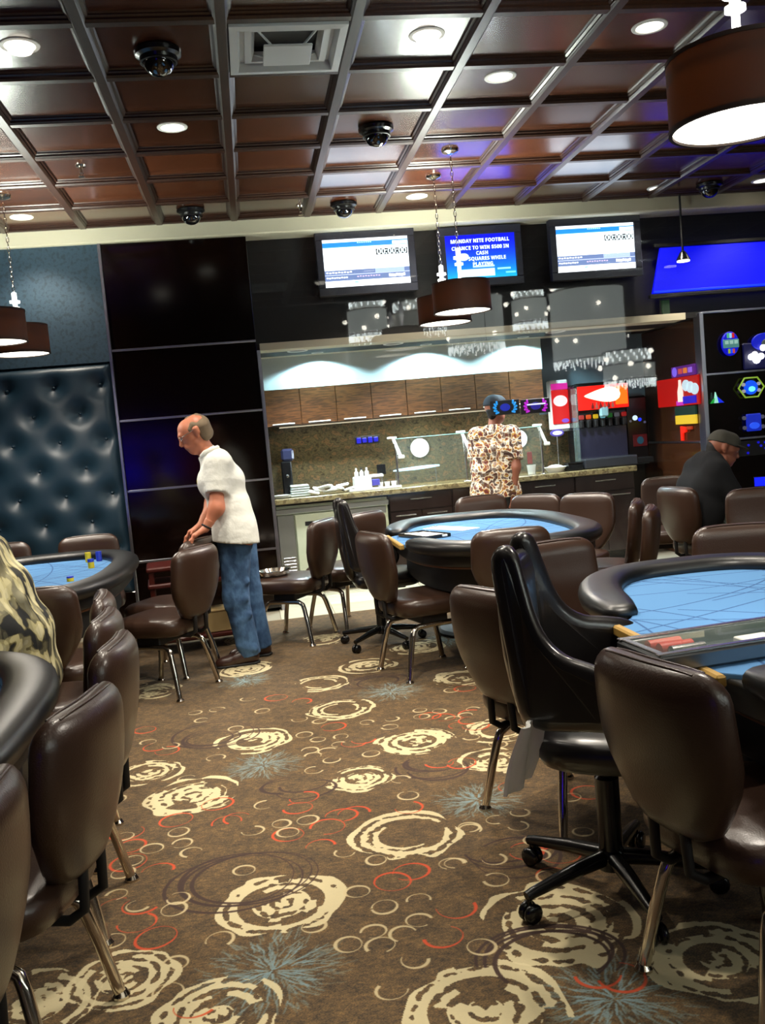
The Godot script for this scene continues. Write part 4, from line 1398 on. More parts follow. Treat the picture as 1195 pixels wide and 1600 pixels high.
func build_chairs() -> void:
	var list := [
		[-0.62, -5.70, -0.84, -0.5, "brown leather chair beside the white shirted man, its seat and chrome legs in full view"],
		[-0.63, -6.22, -0.84, -0.45, "brown leather chair whose backrest the white shirted man leans on"],
		[0.22, -6.75, -0.86, -0.5, "dark chair turned sideways behind the white shirted man, round tray on its seat"],
		[0.62, -7.08, -0.6, -0.8, "chair on the tile edge before the pale refrigerator"],
		[0.93, -5.45, 0.96, -0.28, "brown chair at the near corner of the middle table with open chrome legs"],
		[1.84, -7.08, 0.1, 1.0, "chair at the far end of the middle table before the floral shirt man"],
		[1.93, -6.74, -0.75, 0.66, "brown chair at the far corner of the middle table, before the stone counter"],
		[2.21, -6.38, -0.75, 0.66, "brown chair in front of the far corner chair at the middle table"],
		[1.36, -5.14, 0.05, -1.0, "brown chair tucked under the near end of the middle table"],
		[1.42, -3.88, 0.25, 0.97, "matt brown chair between the middle table and the big table"],
		[2.17, -5.84, -0.9, -0.42, "dark chair seen edge on at the far side of the middle table"],
		[2.05, -5.36, -0.9, -0.42, "reddish brown chair seen edge on in front of another at the middle table"],
		[3.30, -6.42, 0.98, -0.2, "brown chair under the seated person in a dark cap"],
		[3.35, -7.15, -0.35, 0.94, "chair behind the seated person in a dark cap, close to the wood wall"],
		[2.14, -3.78, -0.3, 0.95, "broad brown chair facing the viewer at the far end of the big table"],
		[3.18, -5.42, -0.35, 0.94, "dark chair standing free in front of the seated person in a dark cap"],
		[1.03, -3.24, 0.9, -0.43, "tall brown chair seen from behind, close to the black dealer chair"],
		[1.14, -2.06, 0.967, -0.258, "large brown chair at the big table close to the chip tray"],
		[-1.24, -6.93, 0.1, 1.0, "brown chair before the tufted wall at the far end of the chip table"],
		[-1.86, -6.95, 0.2, 1.0, "brown chair before the tufted wall, partly hidden by the patterned blouse"],
		[-1.06, -4.72, 0.05, -1.0, "chair at the near end of the chip table behind the patterned blouse"],
		[-0.97, -3.98, -1.0, 0.12, "chair holding the person in patterned blouse, first of the row along the padded rail"],
		[-0.88, -3.49, -1.0, -0.02, "second chair in the row along the padded rail, right after the patterned blouse"],
		[-0.77, -2.98, -1.0, -0.06, "third chair in the row along the padded rail, between two other brown chairs"],
		[-0.74, -2.32, -0.976, -0.22, "fourth chair in the row along the padded rail, its dark side facing the aisle"],
		[-0.83, -1.70, -0.99, -0.1, "last chair in the row along the padded rail, cut off by the photo edge"],
	]
	var first: Node3D = null
	for c in list:
		var at := Vector3(c[0], 0, c[1])
		var turn := face(c[2], c[3])
		if first == null:
			first = casino_chair(c[4], M.leather)
			first.position = at
			first.rotation.y = turn
		else:
			dup(first, "casino_chair", c[4], at, turn)
	var d := dealer_chair("black winged swivel dealer chair with a white towel, at the big table")
	d.position = Vector3(1.015, 0, -2.58)
	d.rotation.y = face(0.9, 0.43)
	dup(d, "dealer_chair", "black swivel dealer chair at the middle table, seen edge on", Vector3(0.84, 0, -6.3), face(1.0, 0.0)).scale = Vector3(0.94, 0.94, 0.94)
	dup(d, "dealer_chair", "black swivel chair before the person in a dark cap, cut by the photo edge", Vector3(3.62, 0, -5.75), face(0.3, -0.95))
	# towel over the near armrest's foot
	var t := thing("towel", "white cloth towel hanging from the seat of the black dealer chair", "towel", Vector3(0.70, 0, -2.46), -0.8)
	var rows := []
	for i in 13:
		var v := i / 12.0
		var rr := PackedVector3Array()
		for j in 9:
			var u := j / 8.0
			rr.append(Vector3(0.012 * sin(u * 9.0 + v * 3.0) - 0.07 * v, 0.61 - 0.2 * v - 0.012 * u * v, -0.065 + 0.13 * u - 0.012 * v))
		rows.append(rr)
	var b := MB.new()
	b.grid(rows, false, 1)
	var back := []
	for r in rows:
		var rr := PackedVector3Array()
		for p in r:
			rr.append(p + Vector3(0.012, 0, 0))
		back.append(rr)
	b.grid(back, false, -1)
	for k in 12:
		for e in [0, 8]:
			b.poly([rows[k][e], rows[k + 1][e], back[k + 1][e], back[k][e]], Vector3(0, 0, -1 if e == 0 else 1))
	for k in 8:
		for e in [0, 12]:
			b.poly([rows[e][k], rows[e][k + 1], back[e][k + 1], back[e][k]], Vector3(0, 1 if e == 0 else -1, 0))
	obj("cloth", b, M.paper, t)
# ---------------------------------------------------------------- people
# bones: [a, b, radius at a, radius at b, flat end]; surface nets over the smooth union
func field_mesh(bones: Array, cell: float, k: float, clips := [], into: MB = null) -> MB:
	var lo := Vector3(1e9, 1e9, 1e9)
	var hi := -lo
	for bn in bones:
		for e in 2:
			var r: float = bn[2 + e] + k * 0.5 + cell * 2.0
			lo = lo.min(bn[e] - Vector3(r, r, r))
			hi = hi.max(bn[e] + Vector3(r, r, r))
	var nx := int((hi.x - lo.x) / cell) + 2
	var ny := int((hi.y - lo.y) / cell) + 2
	var nz := int((hi.z - lo.z) / cell) + 2
	var F := PackedFloat32Array()
	F.resize(nx * ny * nz)
	F.fill(1.0)
	for bn in bones:
		var a: Vector3 = bn[0]
		var b: Vector3 = bn[1]
		var ra: float = bn[2]
		var rb: float = bn[3]
		var flat: bool = bn.size() > 4 and bn[4]
		var rm := maxf(ra, rb) + k + cell * 2.0
		var l0 := a.min(b) - Vector3(rm, rm, rm) - lo
		var h0 := a.max(b) + Vector3(rm, rm, rm) - lo
		var ab := b - a
		var len2 := maxf(ab.length_squared(), 1e-9)
		var dir := ab / sqrt(len2)
		var x0 := maxi(0, int(l0.x / cell))
		var x1 := mini(nx - 1, int(h0.x / cell) + 1)
		var y0 := maxi(0, int(l0.y / cell))
		var y1 := mini(ny - 1, int(h0.y / cell) + 1)
		var z0 := maxi(0, int(l0.z / cell))
		var z1 := mini(nz - 1, int(h0.z / cell) + 1)
		for z in range(z0, z1 + 1):
			for y in range(y0, y1 + 1):
				var base := (z * ny + y) * nx
				for x in range(x0, x1 + 1):
					var p := lo + Vector3(x, y, z) * cell - a
					var u := clampf(p.dot(ab) / len2, 0.0, 1.0)
					var d := (p - ab * u).length() - lerpf(ra, rb, u)
					if flat:
						d = maxf(d, (p - ab).dot(dir))
					var o := F[base + x]
					var hh := k - absf(o - d)
					F[base + x] = minf(o, d) - (hh * hh / (4.0 * k) if hh > 0.0 else 0.0)
	for c in clips:
		var cp: Vector3 = c[0]
		var cn: Vector3 = c[1]
		for z in nz:
			for y in ny:
				var base := (z * ny + y) * nx
				for x in nx:
					if F[base + x] < cell * 2.0:
						F[base + x] = maxf(F[base + x], (lo + Vector3(x, y, z) * cell - cp).dot(cn))
	var mb := into if into else MB.new()
	var id := PackedInt32Array()
	id.resize(nx * ny * nz)
	id.fill(-1)
	var first := mb.v.size()
	var sx := [0, 1, 0, 1, 0, 1, 0, 1]
	var sy := [0, 0, 1, 1, 0, 0, 1, 1]
	var sz := [0, 0, 0, 0, 1, 1, 1, 1]
	var off := [0, 1, nx, nx + 1, nx * ny, nx * ny + 1, nx * ny + nx, nx * ny + nx + 1]
	var edges := [[0, 1], [2, 3], [4, 5], [6, 7], [0, 2], [1, 3], [4, 6], [5, 7], [0, 4], [1, 5], [2, 6], [3, 7]]
	for z in nz - 1:
		for y in ny - 1:
			var base := (z * ny + y) * nx
			for x in nx - 1:
				var i := base + x
				var f0 := F[i]
				if absf(f0) > cell * 2.5:
					continue
				var inside := 0
				for q in 8:
					if F[i + off[q]] < 0.0:
						inside += 1
				if inside == 0 or inside == 8:
					continue
				var s := Vector3.ZERO
				var n := 0
				for e in edges:
					var fa := F[i + off[e[0]]]
					var fb := F[i + off[e[1]]]
					if (fa < 0.0) != (fb < 0.0):
						var u := fa / (fa - fb)
						var e0: int = e[0]
						var e1: int = e[1]
						s += Vector3(lerpf(sx[e0], sx[e1], u), lerpf(sy[e0], sy[e1], u), lerpf(sz[e0], sz[e1], u))
						n += 1
				id[i] = mb.v.size()
				mb.v.append(lo + (Vector3(x, y, z) + s / n) * cell)
				var g := Vector3(F[i + 1] - f0 + F[i + off[3]] - F[i + off[2]] + F[i + off[5]] - F[i + off[4]] + F[i + off[7]] - F[i + off[6]], F[i + off[2]] - f0 + F[i + off[3]] - F[i + off[1]] + F[i + off[6]] - F[i + off[4]] + F[i + off[7]] - F[i + off[5]], F[i + off[4]] - f0 + F[i + off[5]] - F[i + off[1]] + F[i + off[6]] - F[i + off[2]] + F[i + off[7]] - F[i + off[3]])
				mb.n.append(g.normalized())
				mb.uv.append(Vector2.ZERO)
	var steps := [1, nx, nx * ny]
	for z in range(1, nz - 1):
		for y in range(1, ny - 1):
			var base := (z * ny + y) * nx
			for x in range(1, nx - 1):
				var i := base + x
				if id[i] < 0 and absf(F[i]) > cell * 2.5:
					continue
				for ax in 3:
					var fa := F[i]
					var fb := F[i + steps[ax]]
					if (fa < 0.0) == (fb < 0.0):
						continue
					var u: int = steps[(ax + 1) % 3]
					var w: int = steps[(ax + 2) % 3]
					var q0 := id[i]
					var q1 := id[i - u]
					var q2 := id[i - u - w]
					var q3 := id[i - w]
					if q0 < 0 or q1 < 0 or q2 < 0 or q3 < 0:
						continue
					# q0..q3 runs counter-clockwise seen from +axis; stored clockwise for outward faces
					if fa < 0.0:
						mb.ix.append_array(PackedInt32Array([q0, q2, q1, q0, q3, q2]))
					else:
						mb.ix.append_array(PackedInt32Array([q0, q1, q2, q0, q2, q3]))
	return mb

# five fingers and a thumb: w wrist, d along the hand, up out of the back of the hand, th side of the thumb
func hand_bones(w: Vector3, d: Vector3, up: Vector3, th: Vector3, curl: float) -> Array:
	var out := []
	d = d.normalized()
	up = up.normalized()
	th = th.normalized()
	for k in 4:
		var s := 0.03 - 0.02 * k
		var kn := w + d * (0.088 - 0.004 * absf(k - 1.0)) + th * s
		out.append([w + d * 0.015 + th * s * 0.55, kn, 0.017, 0.0125])
		var L: float = [0.042, 0.047, 0.043, 0.034][k]
		var dir := d
		var p := kn
		for seg in 3:
			dir = (dir * cos(curl) - up * sin(curl)).normalized() if seg == 0 else dir.rotated(up.cross(d).normalized() * 1.0, curl)
			if seg > 0 and dir.dot(up) > 0.3:
				dir = (d * cos(curl * (seg + 1)) - up * sin(curl * (seg + 1))).normalized()
			else:
				dir = (d * cos(curl * (seg + 1)) - up * sin(curl * (seg + 1))).normalized()
			var e: Vector3 = p + dir * L * [1.0, 0.68, 0.55][seg]
			out.append([p, e, 0.0095 - 0.0008 * seg, 0.0088 - 0.0008 * seg])
			p = e
	var t0 := w + d * 0.03 + th * 0.026
	var t1 := t0 + (th * 0.75 + d * 0.6 - up * 0.2).normalized() * 0.038
	var t2 := t1 + (th * 0.25 + d * 0.9 - up * 0.35).normalized() * 0.032
	out.append([w + d * 0.012 + th * 0.012, t0, 0.016, 0.014])
	out.append([t0, t1, 0.0125, 0.0105])
	out.append([t1, t2, 0.0105, 0.0085])
	return out

# h head centre, f the way it looks, up its crown; bones of skull, jaw, nose, brow, ears
func head_bones(h: Vector3, f: Vector3, up: Vector3) -> Array:
	f = f.normalized()
	up = (up - f * up.dot(f)).normalized()
	var s := f.cross(up)
	return [
		[h + up * 0.03 - f * 0.03, h + up * 0.035 + f * 0.02, 0.084, 0.078],
		[h + f * 0.035 - up * 0.01, h + f * 0.05 - up * 0.06, 0.066, 0.048],
		[h + f * 0.062 - up * 0.088, h + f * 0.068 - up * 0.085, 0.03, 0.026],
		[h + f * 0.02 - up * 0.07 + s * 0.045, h + f * 0.06 - up * 0.09 + s * 0.012, 0.026, 0.024],
		[h + f * 0.02 - up * 0.07 - s * 0.045, h + f * 0.06 - up * 0.09 - s * 0.012, 0.026, 0.024],
		[h + f * 0.094 + up * 0.018, h + f * 0.116 - up * 0.022, 0.01, 0.014],
		[h + f * 0.09 + up * 0.03 + s * 0.035, h + f * 0.09 + up * 0.03 - s * 0.035, 0.014, 0.014],
		[h + f * 0.092 - up * 0.052 + s * 0.016, h + f * 0.092 - up * 0.052 - s * 0.016, 0.013, 0.013],
		[h + s * 0.078 + up * 0.015 - f * 0.008, h + s * 0.08 - up * 0.025 - f * 0.002, 0.014, 0.01],
		[h - s * 0.078 + up * 0.015 - f * 0.008, h - s * 0.08 - up * 0.025 - f * 0.002, 0.014, 0.01],
		[h + s * 0.088 + up * 0.02 - f * 0.016, h + s * 0.088 - up * 0.005 - f * 0.016, 0.011, 0.008],
		[h - s * 0.088 + up * 0.02 - f * 0.016, h - s * 0.088 - up * 0.005 - f * 0.016, 0.011, 0.008],
	]

func eyes(t: Node3D, h: Vector3, f: Vector3, up: Vector3) -> void:
	f = f.normalized()
	up = (up - f * up.dot(f)).normalized()
	var s := f.cross(up)
	for q in [-1, 1]:
		var m := MB.new()
		m.ball(h + f * 0.086 + up * 0.012 + s * 0.033 * q, 0.0125, 10)
		obj("eye", m, M.white, t)
		var p := MB.new()
		p.ball(h + f * 0.0955 + up * 0.012 + s * 0.033 * q, 0.0055, 8)
		obj("iris", p, M.hair_dark, t)

func shoe(t: Node3D, heel: Vector3, d: Vector3, m: Material) -> void:
	d = d.normalized()
	var b := field_mesh([[heel + Vector3(0, 0.045, 0) + d * 0.03, heel + Vector3(0, 0.035, 0) + d * 0.22, 0.045, 0.034], [heel + Vector3(0, 0.08, 0) + d * 0.05, heel + Vector3(0, 0.05, 0) + d * 0.14, 0.045, 0.04], [heel + Vector3(0, 0.03, 0) + d * 0.2, heel + Vector3(0, 0.03, 0) + d * 0.25, 0.038, 0.03]], 0.009, 0.03, [[Vector3(0, 0.004, 0), Vector3(0, -1, 0)]])
	var s := obj("shoe", b, m, t)
	var sl := field_mesh([[heel + Vector3(0, 0.006, 0) + d * 0.03, heel + Vector3(0, 0.006, 0) + d * 0.24, 0.05, 0.042]], 0.008, 0.01, [[Vector3(0, 0.018, 0), Vector3(0, 1, 0)], [Vector3(0, 0.001, 0), Vector3(0, -1, 0)]])
	obj("sole", sl, M.black, s)

func build_people() -> void:
	standing_man()
	counter_man()
	seated_person()
	blouse_person()

func standing_man() -> void:
	var t := thing("person", "grey haired person in white shirt and blue jeans leaning on a chair back", "person")
	var hd := Vector3(-0.345, 1.555, -6.25)
	var f := Vector3(-0.86, -0.42, 0.1)
	var up := Vector3(-0.42, 0.88, 0.0)
	var shn := Vector3(-0.215, 1.345, -6.06)
	var shf := Vector3(-0.245, 1.345, -6.44)
	var eln := Vector3(-0.245, 1.065, -6.0)
	var wrn := Vector3(-0.325, 0.945, -5.98)
	var elf := Vector3(-0.29, 1.07, -6.47)
	var wrf := Vector3(-0.37, 0.945, -6.33)
	var torso := [
		[Vector3(-0.22, 1.33, -6.12), Vector3(-0.24, 1.33, -6.38), 0.075, 0.075],
		[Vector3(-0.22, 1.22, -6.17), Vector3(-0.22, 1.22, -6.33), 0.12, 0.12],
		[Vector3(-0.17, 1.05, -6.18), Vector3(-0.17, 1.05, -6.32), 0.125, 0.125],
		[Vector3(-0.14, 0.88, -6.17), Vector3(-0.14, 0.88, -6.33), 0.12, 0.12],
	]
	var legs := [
		[Vector3(-0.15, 0.86, -6.16), Vector3(-0.185, 0.46, -6.15), 0.105, 0.07],
		[Vector3(-0.185, 0.46, -6.15), Vector3(-0.13, 0.1, -6.17), 0.065, 0.052],
		[Vector3(-0.13, 0.86, -6.34), Vector3(-0.10, 0.46, -6.36), 0.105, 0.07],
		[Vector3(-0.10, 0.46, -6.36), Vector3(-0.05, 0.1, -6.36), 0.065, 0.052],
	]
	var arms := [
		[shn, eln, 0.056, 0.043], [eln, wrn, 0.043, 0.028], [shf, elf, 0.056, 0.043], [elf, wrf, 0.043, 0.028],
		[Vector3(-0.315, 1.48, -6.25), Vector3(-0.24, 1.36, -6.25), 0.056, 0.066],
	]
	var body := field_mesh(torso + legs + arms, 0.014, 0.05)
	field_mesh(head_bones(hd, f, up) + [[hd + Vector3(0.02, -0.05, 0), Vector3(-0.27, 1.41, -6.25), 0.058, 0.056]], 0.005, 0.022, [], body)
	field_mesh(hand_bones(wrn, Vector3(-0.82, -0.42, 0.0), Vector3(-0.4, 0.9, 0.05), Vector3(-0.1, 0, -1), 0.42) + [[wrn + (eln - wrn) * 0.35, wrn, 0.034, 0.026]], 0.0045, 0.012, [], body)
	field_mesh(hand_bones(wrf, Vector3(-0.82, -0.42, 0.1), Vector3(-0.4, 0.9, 0.05), Vector3(-0.1, 0, 1), 0.42) + [[wrf + (elf - wrf) * 0.35, wrf, 0.034, 0.026]], 0.0045, 0.012, [], body)
	obj("body", body, M.skin, t)
	eyes(t, hd, f, up)
	# clothes
	var shirt := field_mesh([
		[Vector3(-0.20, 1.345, -6.10), Vector3(-0.225, 1.345, -6.40), 0.085, 0.085],
		[Vector3(-0.225, 1.23, -6.15), Vector3(-0.225, 1.23, -6.35), 0.135, 0.135],
		[Vector3(-0.17, 1.22, -6.17), Vector3(-0.17, 1.22, -6.33), 0.12, 0.12],
		[Vector3(-0.17, 1.06, -6.15), Vector3(-0.17, 1.06, -6.35), 0.14, 0.14],
		[Vector3(-0.15, 0.93, -6.13), Vector3(-0.15, 0.93, -6.37), 0.145, 0.145],
		[Vector3(-0.145, 0.82, -6.12), Vector3(-0.145, 0.78, -6.12), 0.15, 0.155],
		[Vector3(-0.145, 0.82, -6.38), Vector3(-0.145, 0.78, -6.38), 0.15, 0.155],
		[Vector3(-0.275, 1.41, -6.25), Vector3(-0.235, 1.36, -6.25), 0.07, 0.09],
		[shn, shn.lerp(eln, 0.66), 0.075, 0.072, true], [shf, shf.lerp(elf, 0.66), 0.075, 0.072, true],
	], 0.013, 0.05, [[Vector3(-0.145, 0.825, 0), Vector3(-0.13, -1, 0)], [Vector3(-0.30, 1.425, 0), Vector3(-0.62, 0.78, 0)]])
	var sh := obj("shirt", shirt, M.shirt_white, t)
	var cl := MB.new()
	cl.tube([Vector3(-0.315, 1.40, -6.20), Vector3(-0.29, 1.425, -6.178), Vector3(-0.25, 1.44, -6.175), Vector3(-0.215, 1.447, -6.21), Vector3(-0.21, 1.45, -6.25), Vector3(-0.215, 1.447, -6.29), Vector3(-0.25, 1.44, -6.325), Vector3(-0.29, 1.425, -6.322), Vector3(-0.315, 1.40, -6.30)], 0.016, 8)
	obj("collar", cl, M.shirt_white, sh)
	obj("name_badge", box_mb(Vector3(-0.352, 1.235, -6.15), Vector3(0.012, 0.035, 0.06), 0.003), M.chip_yellow, sh)
	var tr := field_mesh([
		[Vector3(-0.15, 0.86, -6.19), Vector3(-0.15, 0.86, -6.31), 0.12, 0.12],
		[Vector3(-0.155, 0.84, -6.16), Vector3(-0.185, 0.46, -6.15), 0.115, 0.083],
		[Vector3(-0.185, 0.46, -6.15), Vector3(-0.13, 0.06, -6.17), 0.083, 0.074, true],
		[Vector3(-0.13, 0.84, -6.34), Vector3(-0.10, 0.46, -6.36), 0.115, 0.083],
		[Vector3(-0.10, 0.46, -6.36), Vector3(-0.05, 0.06, -6.36), 0.083, 0.074, true],
		[Vector3(-0.23, 0.5, -6.12), Vector3(-0.10, 0.56, -6.10), 0.02, 0.014],
		[Vector3(-0.24, 0.40, -6.12), Vector3(-0.12, 0.45, -6.09), 0.018, 0.012],
		[Vector3(-0.2, 0.3, -6.11), Vector3(-0.1, 0.34, -6.10), 0.018, 0.012],
		[Vector3(-0.19, 0.14, -6.12), Vector3(-0.09, 0.11, -6.10), 0.02, 0.016],
	], 0.012, 0.035, [[Vector3(0, 0.92, 0), Vector3(0, 1, 0)]])
	obj("jeans", tr, M.jeans, t)
	shoe(t, Vector3(-0.085, 0, -6.17), Vector3(-1, 0, 0.12), M.shoe)
	shoe(t, Vector3(-0.0, 0, -6.37), Vector3(-1, 0, 0.05), M.shoe)
	var s := f.normalized().cross((up - f * up.dot(f) / f.length_squared()).normalized())
	var u := s.cross(f.normalized())
	var fn := f.normalized()
	var hair := field_mesh([
		[hd - fn * 0.055 + u * 0.015 + s * 0.045, hd - fn * 0.05 - u * 0.05 + s * 0.04, 0.05, 0.035],
		[hd - fn * 0.055 + u * 0.015 - s * 0.045, hd - fn * 0.05 - u * 0.05 - s * 0.04, 0.05, 0.035],
		[hd - fn * 0.06 + u * 0.03, hd - fn * 0.062 - u * 0.03, 0.064, 0.052],
		[hd - fn * 0.01 + u * 0.045 + s * 0.06, hd + fn * 0.02 + u * 0.035 + s * 0.066, 0.03, 0.018],
		[hd - fn * 0.01 + u * 0.045 - s * 0.06, hd + fn * 0.02 + u * 0.035 - s * 0.066, 0.03, 0.018],
		[hd - fn * 0.045 + u * 0.07, hd - fn * 0.01 + u * 0.095, 0.05, 0.026],
	], 0.006, 0.02)
	obj("hair", hair, M.hair_grey, t)
	var gl := MB.new()
	for q in [-1, 1]:
		gl.tube([hd + fn * 0.1 + u * 0.012 + s * 0.04 * q, hd + fn * 0.08 + u * 0.018 + s * 0.078 * q, hd - fn * 0.01 + u * 0.022 + s * 0.09 * q], 0.0028, 6)
		var rim := []
		for k in 14:
			rim.append(hd + fn * 0.104 + s * (0.035 * q + 0.021 * cos(TAU * k / 14)) + u * (0.01 + 0.016 * sin(TAU * k / 14)))
		gl.tube(rim, 0.002, 5, true)
	obj("spectacles", gl, M.steel, t)
	var wt := MB.new()
	var rim2 := []
	var ax := (wrn - eln).normalized()
	var p1 := ax.cross(Vector3(0, 0, 1)).normalized()
	var p2 := ax.cross(p1)
	for k in 14:
		rim2.append(wrn - ax * 0.012 + p1 * 0.031 * cos(TAU * k / 14) + p2 * 0.031 * sin(TAU * k / 14))
	wt.tube(rim2, 0.006, 6, true)
	obj("wrist_watch", wt, M.black, t)

func counter_man() -> void:
	var t := thing("person", "person in white, brown and yellow floral shirt and dark cap at the snack counter", "person")
	var hd := Vector3(2.262, 1.575, -8.34)
	var f := Vector3(0.75, -0.05, -0.55)
	var up := Vector3(0.03, 1, 0)
	var sr := Vector3(2.395, 1.345, -8.30)
	var er := Vector3(2.375, 1.04, -8.22)
	var wr := Vector3(2.345, 0.82, -8.24)
	var sl := Vector3(2.07, 1.355, -8.38)
	var el := Vector3(2.06, 1.08, -8.46)
	var wl := Vector3(2.22, 1.0, -8.53)
	var body := field_mesh([
		[Vector3(2.12, 1.33, -8.36), Vector3(2.34, 1.33, -8.33), 0.075, 0.075], [Vector3(2.16, 1.18, -8.35), Vector3(2.29, 1.18, -8.34), 0.11, 0.11], [Vector3(2.15, 0.98, -8.35), Vector3(2.28, 0.98, -8.34), 0.115, 0.115],
		[Vector3(2.14, 0.86, -8.35), Vector3(2.13, 0.46, -8.36), 0.09, 0.06], [Vector3(2.13, 0.46, -8.36), Vector3(2.13, 0.1, -8.34), 0.056, 0.045], [Vector3(2.29, 0.86, -8.33), Vector3(2.31, 0.46, -8.36), 0.09, 0.06], [Vector3(2.31, 0.46, -8.36), Vector3(2.32, 0.1, -8.34), 0.056, 0.045],
		[sr, er, 0.055, 0.042], [er, wr, 0.042, 0.028], [sl, el, 0.055, 0.042], [el, wl, 0.042, 0.028], [Vector3(2.25, 1.5, -8.35), Vector3(2.235, 1.38, -8.35), 0.054, 0.062],
	], 0.016, 0.05)
	field_mesh(head_bones(hd, f, up) + [[hd + Vector3(0, -0.06, 0), Vector3(2.24, 1.42, -8.35), 0.056, 0.056]], 0.006, 0.022, [], body)
	field_mesh(hand_bones(wr, Vector3(-0.08, -1, 0.0), Vector3(0.7, 0.0, 0.7), Vector3(0.7, 0, -0.7), 0.22) + [[wr + (er - wr) * 0.35, wr, 0.034, 0.026]], 0.005, 0.012, [], body)
	field_mesh(hand_bones(wl, Vector3(0.9, -0.3, -0.1), Vector3(0.1, 1, 0.0), Vector3(0, 0, -1), 0.3) + [[wl + (el - wl) * 0.35, wl, 0.034, 0.026]], 0.005, 0.012, [], body)
	obj("body", body, M.skin_dark, t)
	eyes(t, hd, f, up)
	var shirt := field_mesh([
		[Vector3(2.10, 1.345, -8.36), Vector3(2.37, 1.335, -8.32), 0.085, 0.085], [Vector3(2.15, 1.2, -8.36), Vector3(2.31, 1.2, -8.33), 0.135, 0.135], [Vector3(2.13, 1.02, -8.36), Vector3(2.30, 1.02, -8.33), 0.142, 0.142],
		[Vector3(2.12, 0.86, -8.36), Vector3(2.29, 0.84, -8.33), 0.146, 0.146], [Vector3(2.12, 0.78, -8.36), Vector3(2.29, 0.76, -8.33), 0.146, 0.146], [Vector3(2.24, 1.42, -8.35), Vector3(2.235, 1.36, -8.35), 0.068, 0.085],
		[sr, sr.lerp(er, 0.78), 0.074, 0.078, true], [sl, sl.lerp(el, 0.78), 0.074, 0.078, true],
	], 0.014, 0.05, [[Vector3(0, 0.775, 0), Vector3(0, -1, 0)], [Vector3(0, 1.445, 0), Vector3(0, 1, 0)]])
	obj("shirt", shirt, M.hawaii, t)
	var tr := field_mesh([
		[Vector3(2.14, 0.84, -8.35), Vector3(2.29, 0.84, -8.33), 0.115, 0.115], [Vector3(2.14, 0.84, -8.35), Vector3(2.13, 0.06, -8.35), 0.105, 0.072, true], [Vector3(2.29, 0.84, -8.33), Vector3(2.32, 0.06, -8.35), 0.105, 0.072, true],
	], 0.016, 0.03, [[Vector3(0, 0.9, 0), Vector3(0, 1, 0)]])
	obj("trousers", tr, M.trousers_black, t)
	shoe(t, Vector3(2.11, 0, -8.28), Vector3(0.3, 0, -1), M.black)
	shoe(t, Vector3(2.31, 0, -8.28), Vector3(0.5, 0, -1), M.black)
	cap(t, hd, f, up, M.cap_navy)
	var fn := f.normalized()
	obj("hair", field_mesh([[hd - fn * 0.06 - Vector3(0, 0.01, 0), hd - fn * 0.06 - Vector3(0, 0.05, 0), 0.052, 0.04]], 0.008, 0.02), M.hair_dark, t)

func cap(t: Node3D, h: Vector3, f: Vector3, up: Vector3, m: Material) -> void:
	f = f.normalized()
	up = (up - f * up.dot(f)).normalized()
	var s := f.cross(up)
	var crown := field_mesh([[h + up * 0.045 - f * 0.03, h + up * 0.05 + f * 0.025, 0.095, 0.088]], 0.007, 0.02, [[h + up * 0.035, -up]])
	var c := obj("cap", crown, m, t)
	var rows := []
	for lay in 2:
		pass
	var rim := PackedVector2Array()
	for k in 13:
		var a := -PI / 2 + PI * k / 12.0
		rim.append(Vector2(0.078 * sin(a), 0.06 + 0.105 * cos(a)))
	var bm := MB.new()
	bm.plate(rim, 0.008, 0.002, Transform3D(Basis(s, f, s.cross(f)), h + up * 0.048 + f * 0.01))
	obj("brim", bm, m, c)

